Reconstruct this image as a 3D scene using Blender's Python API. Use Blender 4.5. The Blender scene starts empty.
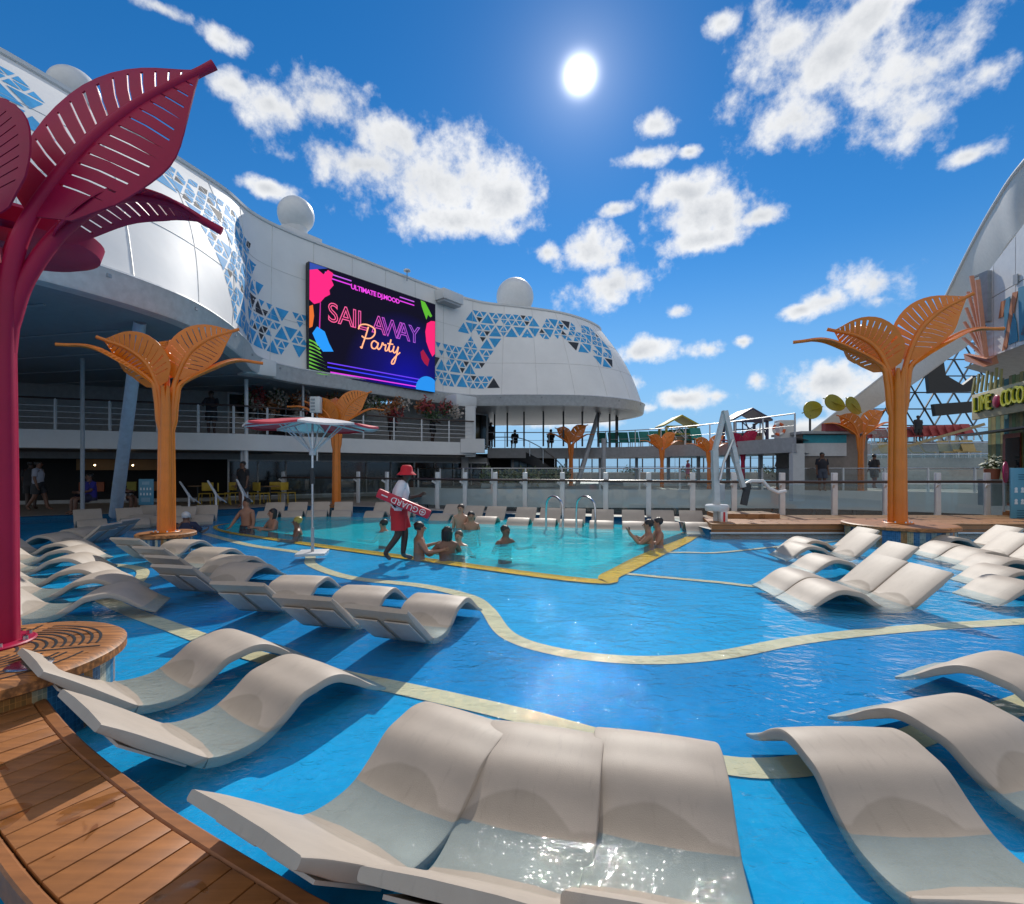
import bpy, bmesh, math, random
from mathutils import Vector, Matrix
from mathutils.geometry import delaunay_2d_cdt
R = math.radians
SC = bpy.context.scene
COL = SC.collection
random.seed(7)

# ------------------------------------------------------------------ camera, sky, sun, exposure
EYE, FPX, HORIZ = 1.55, 480.0, 469.0
cam = bpy.data.cameras.new('camera')
cam.sensor_width = 36; cam.lens = FPX / 1024 * 36
cam.shift_y = (HORIZ - 452) / 1024
cam.clip_start = .05; cam.clip_end = 80000
camo = bpy.data.objects.new('camera', cam)
camo.location = (0, 0, EYE); camo.rotation_euler = (R(90), 0, 0)
COL.objects.link(camo); SC.camera = camo

SUN_AZ, SUN_EL = math.atan2(68, 480), math.atan2(394, math.hypot(68, 480))   # clockwise from +Y
SUN_DIR = Vector((math.sin(SUN_AZ)*math.cos(SUN_EL), math.cos(SUN_AZ)*math.cos(SUN_EL), math.sin(SUN_EL)))
sl = bpy.data.lights.new('sun', 'SUN'); sl.energy = 3.4; sl.angle = R(.5); sl.color = (1, .95, .87)
so = bpy.data.objects.new('sun', sl)
so.rotation_euler = (-SUN_DIR).to_track_quat('-Z', 'Y').to_euler(); so.location = (0, 0, 60)
COL.objects.link(so)
SC.view_settings.view_transform = 'Standard'; SC.view_settings.look = 'None'
SC.view_settings.exposure = 0.25; SC.view_settings.gamma = 1; SC.view_settings.use_curve_mapping = False
SC.cycles.use_denoising = True
SC.cycles.max_bounces = 8; SC.cycles.transparent_max_bounces = 16
SC.cycles.diffuse_bounces = 4; SC.cycles.glossy_bounces = 3
SC.cycles.sample_clamp_indirect = 4; SC.cycles.caustics_reflective = False; SC.cycles.caustics_refractive = False

def azel(u, v):
    dx, dz = (u-512)/FPX, (HORIZ-v)/FPX
    return math.atan(dx), math.atan2(dz, math.hypot(1, dx))

CLOUDS = [  # where each cloud puff stands in the sky (bearing and height from picture px), radii
 (395,140,46,34),(440,178,80,48),(503,197,52,36),(365,165,52,20),(460,222,66,20),
 (322,95,46,28),(268,102,36,24),(232,85,30,16),(222,40,28,12),(165,10,30,9),
 (830,55,84,66),(920,72,78,56),(785,45,42,42),(872,14,66,32),(800,118,48,30),(925,118,44,28),(985,75,34,22),
 (705,212,50,28),(690,192,32,18),(760,216,22,9),(700,240,44,12),
 (595,253,38,24),(614,284,42,21),(546,252,18,10),
 (656,124,22,12),(645,156,24,9),(722,22,16,14),(690,152,10,6),
 (876,284,36,25),(826,302,28,12),(800,310,16,7),
 (640,352,25,11),(710,349,20,8),(742,342,12,6),(682,310,14,6),(614,210,16,6),
 (684,400,38,10),(832,382,56,20),(757,381,13,10),(628,386,16,9),(720,396,18,6),(640,408,20,6),(790,430,60,9),
 (968,156,22,10),(268,188,26,9),(560,420,60,8),(880,300,20,8)]

def make_world():
    w = bpy.data.worlds.new('World'); SC.world = w; w.use_nodes = True
    nt = w.node_tree; N = nt.nodes; L = nt.links; N.clear()
    def nd(t, **k):
        n = N.new(t)
        for a, b in k.items(): setattr(n, a, b)
        return n
    def inp(s, v):
        if hasattr(v, 'is_output'): L.new(v, s)
        else: s.default_value = v
    def m(op, a, b=0.0, c=0.0, clamp=False):
        n = nd('ShaderNodeMath', operation=op, use_clamp=clamp)
        for s, v in zip(n.inputs, (a, b, c)): inp(s, v)
        return n.outputs[0]
    def mix(f, a, b, bt='MIX'):
        n = nd('ShaderNodeMix', data_type='RGBA', blend_type=bt)
        inp(n.inputs[0], f); inp(n.inputs[6], a); inp(n.inputs[7], b)
        return n.outputs[2]
    sky = nd('ShaderNodeTexSky', sky_type='NISHITA'); sky.sun_disc = False
    sky.sun_elevation = SUN_EL; sky.sun_rotation = SUN_AZ
    sky.altitude = 50; sky.air_density = 1.0; sky.dust_density = .0; sky.ozone_density = 3.0
    hs = nd('ShaderNodeHueSaturation'); inp(hs.inputs['Saturation'], 1.36); inp(hs.inputs['Hue'], .502); inp(hs.inputs['Value'], .72)
    L.new(sky.outputs[0], hs.inputs['Color'])
    tc = nd('ShaderNodeTexCoord'); D = tc.outputs['Generated']
    sp = nd('ShaderNodeSeparateXYZ'); L.new(D, sp.inputs[0])
    az = m('ARCTAN2', sp.outputs[0], sp.outputs[1]); el = m('ARCSINE', sp.outputs[2])
    def noise(scale, detail, rough, off=(0, 0, 0)):
        n = nd('ShaderNodeTexNoise'); inp(n.inputs['Scale'], scale); inp(n.inputs['Detail'], detail); inp(n.inputs['Roughness'], rough)
        a = nd('ShaderNodeVectorMath', operation='ADD'); L.new(D, a.inputs[0]); a.inputs[1].default_value = off
        L.new(a.outputs[0], n.inputs['Vector']); return n.outputs[0]
    body = None
    cv = nd('ShaderNodeCombineXYZ'); L.new(az, cv.inputs[0]); L.new(el, cv.inputs[1])
    for (u, v, rx, ry) in CLOUDS:
        a0, e0 = azel(u, v)
        a1, _ = azel(u+rx*1.1, v); _, e1 = azel(u, v-ry*1.12)
        s = nd('ShaderNodeVectorMath', operation='SUBTRACT'); L.new(cv.outputs[0], s.inputs[0]); s.inputs[1].default_value = (a0, e0, 0)
        k = nd('ShaderNodeVectorMath', operation='MULTIPLY'); L.new(s.outputs[0], k.inputs[0])
        k.inputs[1].default_value = (1/max(1e-3, a1-a0), 1/max(1e-3, e1-e0), 0)
        ln = nd('ShaderNodeVectorMath', operation='LENGTH'); L.new(k.outputs[0], ln.inputs[0])
        b = m('SUBTRACT', 1.0, ln.outputs['Value'])
        body = b if body is None else m('SMOOTH_MAX', body, b, .12)
    # heavy clouds added to the unseen sky behind the camera, as neutral fill light
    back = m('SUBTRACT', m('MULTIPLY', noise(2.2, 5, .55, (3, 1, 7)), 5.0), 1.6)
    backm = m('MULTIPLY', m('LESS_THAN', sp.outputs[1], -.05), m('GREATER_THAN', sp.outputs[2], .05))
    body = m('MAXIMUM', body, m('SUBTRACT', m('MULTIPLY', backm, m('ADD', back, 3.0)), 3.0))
    n1, n2 = noise(9, 9, .60), noise(28, 7, .62, (5, 2, 1))
    fb = m('ADD', m('MULTIPLY', m('SUBTRACT', n1, .5), 3.2), m('MULTIPLY', m('SUBTRACT', n2, .5), 1.75))
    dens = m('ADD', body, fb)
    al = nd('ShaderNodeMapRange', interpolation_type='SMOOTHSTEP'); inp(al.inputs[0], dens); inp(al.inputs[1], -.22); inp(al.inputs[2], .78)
    # thick hearts go grey, thin rims glow; the flank towards the sun is brighter
    off = SUN_DIR*.035
    n3 = noise(9, 9, .60, tuple(-off))
    lit = m('ADD', .5, m('MULTIPLY', m('SUBTRACT', n1, n3), 2.2), clamp=True)
    core = nd('ShaderNodeMapRange', interpolation_type='SMOOTHSTEP'); inp(core.inputs[0], m('ADD', body, m('MULTIPLY', fb, .8))); inp(core.inputs[1], .30); inp(core.inputs[2], 1.6)
    n4 = noise(14, 5, .55, (2, 9, 4))
    shade = m('SUBTRACT', 1.0, m('MULTIPLY', core.outputs[0], m('ADD', .15, m('MULTIPLY', n4, 1.0))))
    shade = m('MULTIPLY', shade, m('ADD', m('ADD', .72, m('MULTIPLY', lit, .34)), m('MULTIPLY', n2, .16)))
    ccol = mix(shade, (2.5, 2.75, 3.1, 1), (6.1, 6.15, 6.2, 1))
    hz = nd('ShaderNodeMapRange', interpolation_type='SMOOTHSTEP'); inp(hz.inputs[0], el); inp(hz.inputs[1], -.02); inp(hz.inputs[2], .42); inp(hz.inputs[3], .9); inp(hz.inputs[4], 0.0)
    air = mix(hz.outputs[0], hs.outputs[0], (1.5, 3.1, 5.3, 1))
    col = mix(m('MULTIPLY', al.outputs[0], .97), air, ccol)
    # the sun's disc and its aureole
    dt = nd('ShaderNodeVectorMath', operation='DOT_PRODUCT'); L.new(D, dt.inputs[0]); dt.inputs[1].default_value = SUN_DIR
    ang = m('ARCCOSINE', m('MINIMUM', dt.outputs['Value'], .999999))
    disc = m('MULTIPLY', m('LESS_THAN', ang, R(.8)), 24.0)
    glow = m('ADD', m('MULTIPLY', m('EXPONENT', m('MULTIPLY', m('POWER', m('DIVIDE', ang, .019), 2.0), -1.0)), 26.0), m('ADD', m('MULTIPLY', m('EXPONENT', m('MULTIPLY', ang, -22.0)), 2.4), m('MULTIPLY', m('EXPONENT', m('MULTIPLY', ang, -7.0)), .5)))
    g = mix(1.0, col, mix(1.0, (1, .98, .95, 1), m('ADD', disc, glow), 'MULTIPLY'), 'ADD')
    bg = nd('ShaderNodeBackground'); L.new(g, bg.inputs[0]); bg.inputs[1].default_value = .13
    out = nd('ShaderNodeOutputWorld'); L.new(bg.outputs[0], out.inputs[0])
    w.cycles.sampling_method = 'MANUAL'; w.cycles.sample_map_resolution = 512
make_world()

# ------------------------------------------------------------------ helpers
def at(u, v, Y):
    return Vector(((u-512)/FPX*Y, Y, EYE+(HORIZ-v)/FPX*Y))
def on(u, v, z=0.0):
    Y = (EYE-z)*FPX/(v-HORIZ)
    return Vector(((u-512)/FPX*Y, Y, z))
def proj(p):
    return 512+FPX*p[0]/p[1], HORIZ-FPX*(p[2]-EYE)/p[1]

MATS = {}
def mat(name, col, rough=.5, metal=0.0, var=.12, nscale=6.0, bump=0.0, bscale=60.0, spec=.5, emit=None, estr=1.0, coat=0.0):
    if name in MATS: return MATS[name]
    m = bpy.data.materials.new(name); m.use_nodes = True; MATS[name] = m
    nt = m.node_tree; N, L = nt.nodes, nt.links
    p = N['Principled BSDF']
    p.inputs['Roughness'].default_value = rough; p.inputs['Metallic'].default_value = metal
    p.inputs['Specular IOR Level'].default_value = spec; p.inputs['Coat Weight'].default_value = coat
    tc = N.new('ShaderNodeTexCoord')
    if var:
        n = N.new('ShaderNodeTexNoise'); n.inputs['Scale'].default_value = nscale; n.inputs['Detail'].default_value = 7; n.inputs['Roughness'].default_value = .6
        L.new(tc.outputs['Object'], n.inputs['Vector'])
        rp = N.new('ShaderNodeValToRGB'); L.new(n.outputs[0], rp.inputs[0])
        rp.color_ramp.elements[0].position = .3; rp.color_ramp.elements[1].position = .7
        rp.color_ramp.elements[0].color = (*[c*(1-var) for c in col], 1); rp.color_ramp.elements[1].color = (*[min(1, c*(1+var)) for c in col], 1)
        L.new(rp.outputs[0], p.inputs['Base Color'])
        mr = N.new('ShaderNodeMapRange'); L.new(n.outputs[0], mr.inputs[0]); mr.inputs[3].default_value = max(.02, rough-.1); mr.inputs[4].default_value = min(1, rough+.1)
        L.new(mr.outputs[0], p.inputs['Roughness'])
    else: p.inputs['Base Color'].default_value = (*col, 1)
    if bump:
        b = N.new('ShaderNodeTexNoise'); b.inputs['Scale'].default_value = bscale; b.inputs['Detail'].default_value = 4
        L.new(tc.outputs['Object'], b.inputs['Vector'])
        bn = N.new('ShaderNodeBump'); bn.inputs['Strength'].default_value = bump; bn.inputs['Distance'].default_value = .01
        L.new(b.outputs[0], bn.inputs['Height']); L.new(bn.outputs[0], p.inputs['Normal'])
    if emit:
        p.inputs['Emission Color'].default_value = (*emit, 1); p.inputs['Emission Strength'].default_value = estr
    return m
def glass_mat(name, tint, fres0=.04, rough=.02, dirt=0.0):
    if name in MATS: return MATS[name]
    m = bpy.data.materials.new(name); m.use_nodes = True; MATS[name] = m
    nt = m.node_tree; N, L = nt.nodes, nt.links; N.clear()
    tr = N.new('ShaderNodeBsdfTransparent'); tr.inputs[0].default_value = (*tint, 1)
    gl = N.new('ShaderNodeBsdfGlossy'); gl.inputs['Roughness'].default_value = rough
    lw = N.new('ShaderNodeLayerWeight'); lw.inputs[0].default_value = .5
    pw = N.new('ShaderNodeMath'); pw.operation = 'POWER'; L.new(lw.outputs['Facing'], pw.inputs[0]); pw.inputs[1].default_value = 5
    ma = N.new('ShaderNodeMath'); ma.operation = 'MULTIPLY_ADD'; L.new(pw.outputs[0], ma.inputs[0]); ma.inputs[1].default_value = .6; ma.inputs[2].default_value = fres0
    mx = N.new('ShaderNodeMixShader'); L.new(ma.outputs[0], mx.inputs[0]); L.new(tr.outputs[0], mx.inputs[1]); L.new(gl.outputs[0], mx.inputs[2])
    out = N.new('ShaderNodeOutputMaterial')
    if dirt:
        df = N.new('ShaderNodeBsdfDiffuse'); df.inputs[0].default_value = (.6, .65, .66, 1)
        m2 = N.new('ShaderNodeMixShader'); m2.inputs[0].default_value = dirt; L.new(mx.outputs[0], m2.inputs[1]); L.new(df.outputs[0], m2.inputs[2]); L.new(m2.outputs[0], out.inputs[0])
    else: L.new(mx.outputs[0], out.inputs[0])
    return m

class MB:
    def __init__(s): s.v, s.f = [], []
    def add(s, vs, fs):
        b = len(s.v); s.v += [tuple(x) for x in vs]; s.f += [tuple(i+b for i in f) for f in fs]; return s
    def box(s, c, d, rz=0.0, M=None):
        hx, hy, hz = d[0]/2, d[1]/2, d[2]/2
        vs = [Vector((x, y, z)) for z in (-hz, hz) for y in (-hy, hy) for x in (-hx, hx)]
        T = M if M is not None else Matrix.Translation(c) @ Matrix.Rotation(rz, 4, 'Z')
        return s.add([T @ v for v in vs], [(0,2,3,1),(4,5,7,6),(0,1,5,4),(2,6,7,3),(0,4,6,2),(1,3,7,5)])
    def bar(s, a, b, w, h, up=(0, 0, 1)):
        a, b = Vector(a), Vector(b); d = b-a; x = d.normalized(); u = Vector(up)
        y = u.cross(x)
        if y.length < 1e-4: y = Vector((0, 1, 0)).cross(x)
        y.normalize(); z = x.cross(y)
        M = Matrix((x, y, z)).transposed().to_4x4(); M.translation = (a+b)/2
        return s.box(None, (d.length, w, h), M=M)
    def tube(s, pts, r, n=8, cap=True):
        pts = [Vector(p) for p in pts]; k = len(pts)
        rs = r if isinstance(r, (list, tuple)) else [r]*k
        t0 = (pts[1]-pts[0]).normalized()
        ref = Vector((0, 0, 1)) if abs(t0.z) < .9 else Vector((1, 0, 0))
        vs = []; x = None
        for i in range(k):
            t = (pts[min(i+1, k-1)]-pts[max(i-1, 0)]).normalized()
            x = (ref - t*ref.dot(t)).normalized() if x is None else (x - t*x.dot(t)).normalized()
            y = t.cross(x)
            for j in range(n):
                a = 2*math.pi*j/n; vs.append(pts[i]+(x*math.cos(a)+y*math.sin(a))*rs[i])
        fs = [(i*n+j, i*n+(j+1) % n, (i+1)*n+(j+1) % n, (i+1)*n+j) for i in range(k-1) for j in range(n)]
        if cap: fs += [tuple(range(n-1, -1, -1)), tuple((k-1)*n+j for j in range(n))]
        return s.add(vs, fs)
    def lathe(s, prof, n=32, c=(0, 0, 0), a0=0, a1=2*math.pi):
        full = abs(a1-a0-2*math.pi) < 1e-6; m = n if full else n+1; vs = []
        for (r, z) in prof:
            for j in range(m):
                a = a0+(a1-a0)*j/n; vs.append((c[0]+r*math.cos(a), c[1]+r*math.sin(a), c[2]+z))
        fs = []
        for i in range(len(prof)-1):
            for j in range(n):
                k = (j+1) % m; fs.append((i*m+j, i*m+k, (i+1)*m+k, (i+1)*m+j))
        return s.add(vs, fs)
    def grid(s, rows):
        n = len(rows[0]); vs = [p for r in rows for p in r]
        return s.add(vs, [(i*n+j, i*n+j+1, (i+1)*n+j+1, (i+1)*n+j) for i in range(len(rows)-1) for j in range(n-1)])
    def prism(s, poly, z0, z1):
        n = len(poly); vs = [(p[0], p[1], z0) for p in poly]+[(p[0], p[1], z1) for p in poly]
        return s.add(vs, [tuple(range(n-1, -1, -1)), tuple(range(n, 2*n))]+[(i, (i+1) % n, n+(i+1) % n, n+i) for i in range(n)])
    def slab(s, poly, off):          # polygon of 3-D points given thickness along off
        n = len(poly); off = Vector(off); vs = [Vector(p) for p in poly]+[Vector(p)+off for p in poly]
        return s.add(vs, [tuple(range(n-1, -1, -1)), tuple(range(n, 2*n))]+[(i, (i+1) % n, n+(i+1) % n, n+i) for i in range(n)])
    def ball(s, c, r, n=16, m=10, sc=(1, 1, 1)):
        s.lathe([(max(1e-4, r*math.sin(math.pi*i/m))*1.0, -r*math.cos(math.pi*i/m)) for i in range(m+1)], n, (0, 0, 0))
        k = n*(m+1)
        for i in range(len(s.v)-k, len(s.v)):
            v = s.v[i]; s.v[i] = (c[0]+v[0]*sc[0], c[1]+v[1]*sc[1], c[2]+v[2]*sc[2])
        return s
    def build(s, name, m, parent=None, loc=None, smooth=35, bevel=0.0, rz=None, keep=False):
        me = bpy.data.meshes.new(name); me.from_pydata(s.v, [], s.f)
        bm = bmesh.new(); bm.from_mesh(me)
        if not keep:
            bmesh.ops.remove_doubles(bm, verts=bm.verts, dist=1e-5)
            bmesh.ops.recalc_face_normals(bm, faces=bm.faces)
        if bevel:
            es = [e for e in bm.edges if len(e.link_faces) == 2 and e.calc_face_angle(0) > .6]
            bmesh.ops.bevel(bm, geom=es, offset=bevel, segments=2, affect='EDGES', profile=.5, clamp_overlap=True)
        bm.to_mesh(me); bm.free()
        me.polygons.foreach_set('use_smooth', [True]*len(me.polygons))
        me.set_sharp_from_angle(angle=R(smooth))
        me.materials.append(m)
        o = bpy.data.objects.new(name, me); COL.objects.link(o)
        if parent: o.parent = parent
        if loc is not None: o.location = loc
        if rz is not None: o.rotation_euler = (0, 0, rz)
        return o
def tag(o, label=None, cat=None, group=None, kind=None):
    for k, v in (('label', label), ('category', cat), ('group', group), ('kind', kind)):
        if v: o[k] = v
    return o
def thing(name, label, cat, loc=(0, 0, 0), rz=0.0, group=None):
    o = bpy.data.objects.new(name, None); o.empty_display_size = .2; COL.objects.link(o)
    o.location = loc; o.rotation_euler = (0, 0, rz)
    return tag(o, label, cat, group)
def copy_tree(o, loc=None, rz=None, label=None, group=None, parent=None, scale=None):
    c = o.copy(); COL.objects.link(c)
    if parent: c.parent = parent
    if loc is not None: c.location = loc
    if rz is not None: c.rotation_euler = (0, 0, rz)
    if scale is not None: c.scale = (scale,)*3
    if label: c['label'] = label
    if group: c['group'] = group
    for ch in list(o.children): copy_tree(ch, parent=c)
    return c
def struct(o): o['kind'] = 'structure'; return o
def cr(pts, n):                       # Catmull-Rom through points, n samples per span
    P = [tuple(p) for p in pts]; out = []
    P = [tuple(2*a-b for a, b in zip(P[0], P[1]))]+P+[tuple(2*a-b for a, b in zip(P[-1], P[-2]))]
    for i in range(1, len(P)-2):
        for k in range(n):
            t = k/n
            out.append(tuple(.5*(2*b+(c-a)*t+(2*a-5*b+4*c-d)*t*t+(3*b-a-3*c+d)*t**3) for a, b, c, d in zip(P[i-1], P[i], P[i+1], P[i+2])))
    out.append(P[-2]); return out
def inside(p, poly):
    c = False; n = len(poly); x, y = p[0], p[1]
    for i in range(n):
        x1, y1 = poly[i][0], poly[i][1]; x2, y2 = poly[i-1][0], poly[i-1][1]
        if (y1 > y) != (y2 > y) and x < (x2-x1)*(y-y1)/(y2-y1)+x1: c = not c
    return c
def fill(outer, holes, z):
    vs, es = [], []
    for loop in [outer]+holes:
        b = len(vs); n = len(loop); vs += [Vector((p[0], p[1])) for p in loop]; es += [(b+i, b+(i+1) % n) for i in range(n)]
    V, E, F, *_ = delaunay_2d_cdt(vs, es, [], 0, 1e-5)
    fs = []
    for f in F:
        c = (sum(V[i].x for i in f)/len(f), sum(V[i].y for i in f)/len(f))
        if inside(c, outer) and not any(inside(c, h) for h in holes): fs.append(tuple(f))
    return MB().add([(v.x, v.y, z) for v in V], fs)
def ribbon(pts, w, z):
    P = [Vector((p[0], p[1], 0)) for p in pts]; rows = []
    for i in range(len(P)):
        t = (P[min(i+1, len(P)-1)]-P[max(0, i-1)]).normalized(); n = Vector((-t.y, t.x, 0))
        ww = w[i] if isinstance(w, list) else w
        rows.append([P[i]+n*ww/2+Vector((0, 0, z)), P[i]-n*ww/2+Vector((0, 0, z))])
    return MB().grid(rows)
def text_mb(s, size, depth=.0, outline=0.0, spacing=1.0, align='CENTER', bold=0.0):
    cu = bpy.data.curves.new('t', 'FONT'); cu.body = s; cu.size = size; cu.extrude = depth/2; cu.align_x = align; cu.align_y = 'CENTER'; cu.space_character = spacing
    cu.resolution_u = 4; cu.offset = bold
    if outline: cu.fill_mode = 'NONE'; cu.bevel_depth = outline; cu.bevel_resolution = 1
    o = bpy.data.objects.new('t', cu); COL.objects.link(o)
    dg = bpy.context.evaluated_depsgraph_get(); dg.update()
    me = bpy.data.meshes.new_from_object(o.evaluated_get(dg))
    mb = MB().add([v.co.copy() for v in me.vertices], [tuple(p.vertices) for p in me.polygons])
    bpy.data.objects.remove(o); bpy.data.curves.remove(cu); bpy.data.meshes.remove(me)
    return mb
def xform(mb, M):
    mb.v = [tuple(M @ Vector(v)) for v in mb.v]; return mb
def frame(o, x, y):                   # matrix with local x, y axes at origin o
    x = Vector(x).normalized(); y = Vector(y); y = (y-x*y.dot(x)).normalized(); z = x.cross(y)
    M = Matrix((x, y, z)).transposed().to_4x4(); M.translation = o; return M
ORD = ['first', 'second', 'third', 'fourth', 'fifth', 'sixth', 'seventh', 'eighth', 'ninth', 'tenth', 'eleventh', 'twelfth', 'thirteenth', 'fourteenth', 'fifteenth', 'sixteenth']

# materials used widely
WHITE = mat('white_paint', (.66, .66, .65), .35, var=.05, nscale=1.5)
WHITE2 = mat('white_metal', (.62, .63, .64), .4, var=.06)
GREY = mat('grey_paint', (.33, .35, .37), .45)
DARK = mat('dark_metal', (.025, .027, .03), .45)
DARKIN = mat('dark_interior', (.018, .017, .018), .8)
STEEL = mat('brushed_steel', (.55, .56, .57), .22, 1.0)
BLUEGREY = mat('pale_blue_paint', (.42, .50, .58), .4)
CLEAR = glass_mat('clear_glass', (.84, .90, .90), .05, dirt=.02)
DGLASS = mat('dark_window_glass', (.012, .016, .02), .07, var=.3, nscale=.6, spec=.6)
ORANGE = mat('orange_paint', (.66, .175, .007), .38, var=.1, nscale=3, coat=.2, bump=.05, bscale=200)
PINK = mat('magenta_paint', (.36, .006, .046), .45, var=.12, nscale=3, spec=.3, bump=.05, bscale=200)

# ------------------------------------------------------------------ sea, decks, pool
def sea_mat():
    m = mat('sea_water', (.012, .06, .11), .12, var=.25, nscale=.002)
    return m
struct(MB().lathe([(1, -46), (400, -46), (40000, -46)], 64).build('sea', sea_mat()))

POOL = [(-13, -5), (15, -5), (17.5, 5), (17.5, 11.64), (4.78, 11.64), (4.6, 14.45), (2.6, 14.75), (0, 15.6), (-2.4, 16.7), (-4.4, 18.0), (-7.2, 19.2), (-9.3, 18.6),
        (-10.6, 17.2), (-12.3, 15.9), (-14.5, 15.1), (-17, 13), (-17, 4)]
DEEP = [tuple(on(u, v, -.14)[:2]) for u, v in ((588,581),(440,562),(300,543),(222,531),(226,524),(300,520),(440,521.5),(560,525),(688,533.5),(690,538),(650,556),(612,575))]
FL, DP = -.15, -.42
L1 = [(96,596),(130,612),(165,625),(240,652),(330,674),(420,693),(520,716),(600,738),(680,757),(755,769),(830,762),(900,743),(960,722),(1024,704),(1110,668)]
L2 = [(205,534),(250,545.5),(305,554),(312,565),(350,578),(420,586),(468,597),(487,610),(508,636),(560,653),(640,661),(720,656),(800,641),(900,630),(1024,622),(1200,612)]
L3 = [(618,573.5),(665,578),(720,583),(768,588),(900,596)]
L4 = [(96,601),(128,590),(143,572),(120,566),(90,566)]
L5 = [(662,553),(690,553),(720,553),(790,546),(900,536)]
L6 = [(175,527),(210,535)]
W = {}
for nm, l in (('L1', L1), ('L2', L2), ('L3', L3), ('L4', L4), ('L5', L5)):
    W[nm] = cr([tuple(on(u, v, FL)) for u, v in l], 8)

def tile_mat(name, col, var=.12):
    """small glazed mosaic under water: fine grout grid, per-tile tint, broad wear"""
    if name in MATS: return MATS[name]
    m = mat(name, col, .8, var=var, nscale=1.3, spec=.03); nt = m.node_tree; N, L = nt.nodes, nt.links
    p = N['Principled BSDF']; src = p.inputs['Base Color'].links[0].from_socket
    tc = N.new('ShaderNodeTexCoord'); br = N.new('ShaderNodeTexBrick'); br.offset = 0
    br.inputs['Scale'].default_value = 1; br.inputs['Brick Width'].default_value = .06; br.inputs['Row Height'].default_value = .06; br.inputs['Mortar Size'].default_value = .0025
    br.inputs['Color1'].default_value = (1, 1, 1, 1); br.inputs['Color2'].default_value = (.86, .9, .93, 1); br.inputs['Mortar'].default_value = (.9, .92, .95, 1)
    L.new(tc.outputs['Object'], br.inputs['Vector'])
    mx = N.new('ShaderNodeMix'); mx.data_type = 'RGBA'; mx.blend_type = 'MULTIPLY'; mx.inputs[0].default_value = 1
    L.new(src, mx.inputs[6]); L.new(br.outputs[0], mx.inputs[7]); L.new(mx.outputs[2], p.inputs['Base Color'])
    return m
T_LIGHT = tile_mat('light_blue_pool_tile', (.014, .38, .71))
T_DARK = tile_mat('deep_blue_pool_tile', (.008, .25, .57))
T_TURQ = tile_mat('turquoise_pool_tile', (.04, .74, .82))
T_CREAM = tile_mat('cream_pool_tile', (.90, .68, .40))
T_YEL = tile_mat('yellow_pool_tile', (.92, .47, .005))

pf = struct(fill(POOL, [DEEP], FL).build('pool_floor', T_LIGHT))
dark_zone = [(p[0], p[1]) for p in W['L1']]+[(8, 4.4), (8, 5.5)]+[(p[0], p[1]) for p in reversed(W['L2'])]
struct(fill([(p[0], p[1]) for p in dark_zone if p[1] > 0], [], FL+.004).build('pool_floor_blue_band', T_DARK))
dm = MB(); n = len(DEEP)
for i in range(n):
    a, b = DEEP[i], DEEP[(i+1) % n]; dm.add([(*a, FL), (*b, FL), (*b, DP), (*a, DP)], [(0, 1, 2, 3)])
struct(dm.build('deep_pool_wall', T_TURQ, keep=True)); struct(fill(DEEP, [], DP).build('deep_pool_floor', T_TURQ))
lines = MB()
for k, (key, w) in enumerate((('L1', .19), ('L2', .185), ('L3', .13), ('L4', .17), ('L5', .10))):
    struct(ribbon(W[key], w, FL+.008+.0006*k - W[key][0][2]).build('cream_tile_line', T_CREAM)); 
for o in [o for o in COL.objects if o.name.startswith('cream_tile_line')]:
    for v in o.data.vertices: v.co.z = FL+.008+.002*(int(o.name[-3:]) if o.name[-3:].isdigit() else 0)
DR = DEEP[6:]+DEEP[:6]; loop = cr(DR+[DR[0]], 7)
wid = []
for p in loop:
    wid.append(.40 if p[0] > 1.75 and p[1] < 11 else (.29 if p[1] < 12 else .11))
wid = [sum(wid[max(0, i-5):i+6])/len(wid[max(0, i-5):i+6]) for i in range(len(wid))]
ye = ribbon([(p[0], p[1]) for p in loop], wid, FL+.02); struct(ye.build('yellow_tile_edge', T_YEL))

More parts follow.
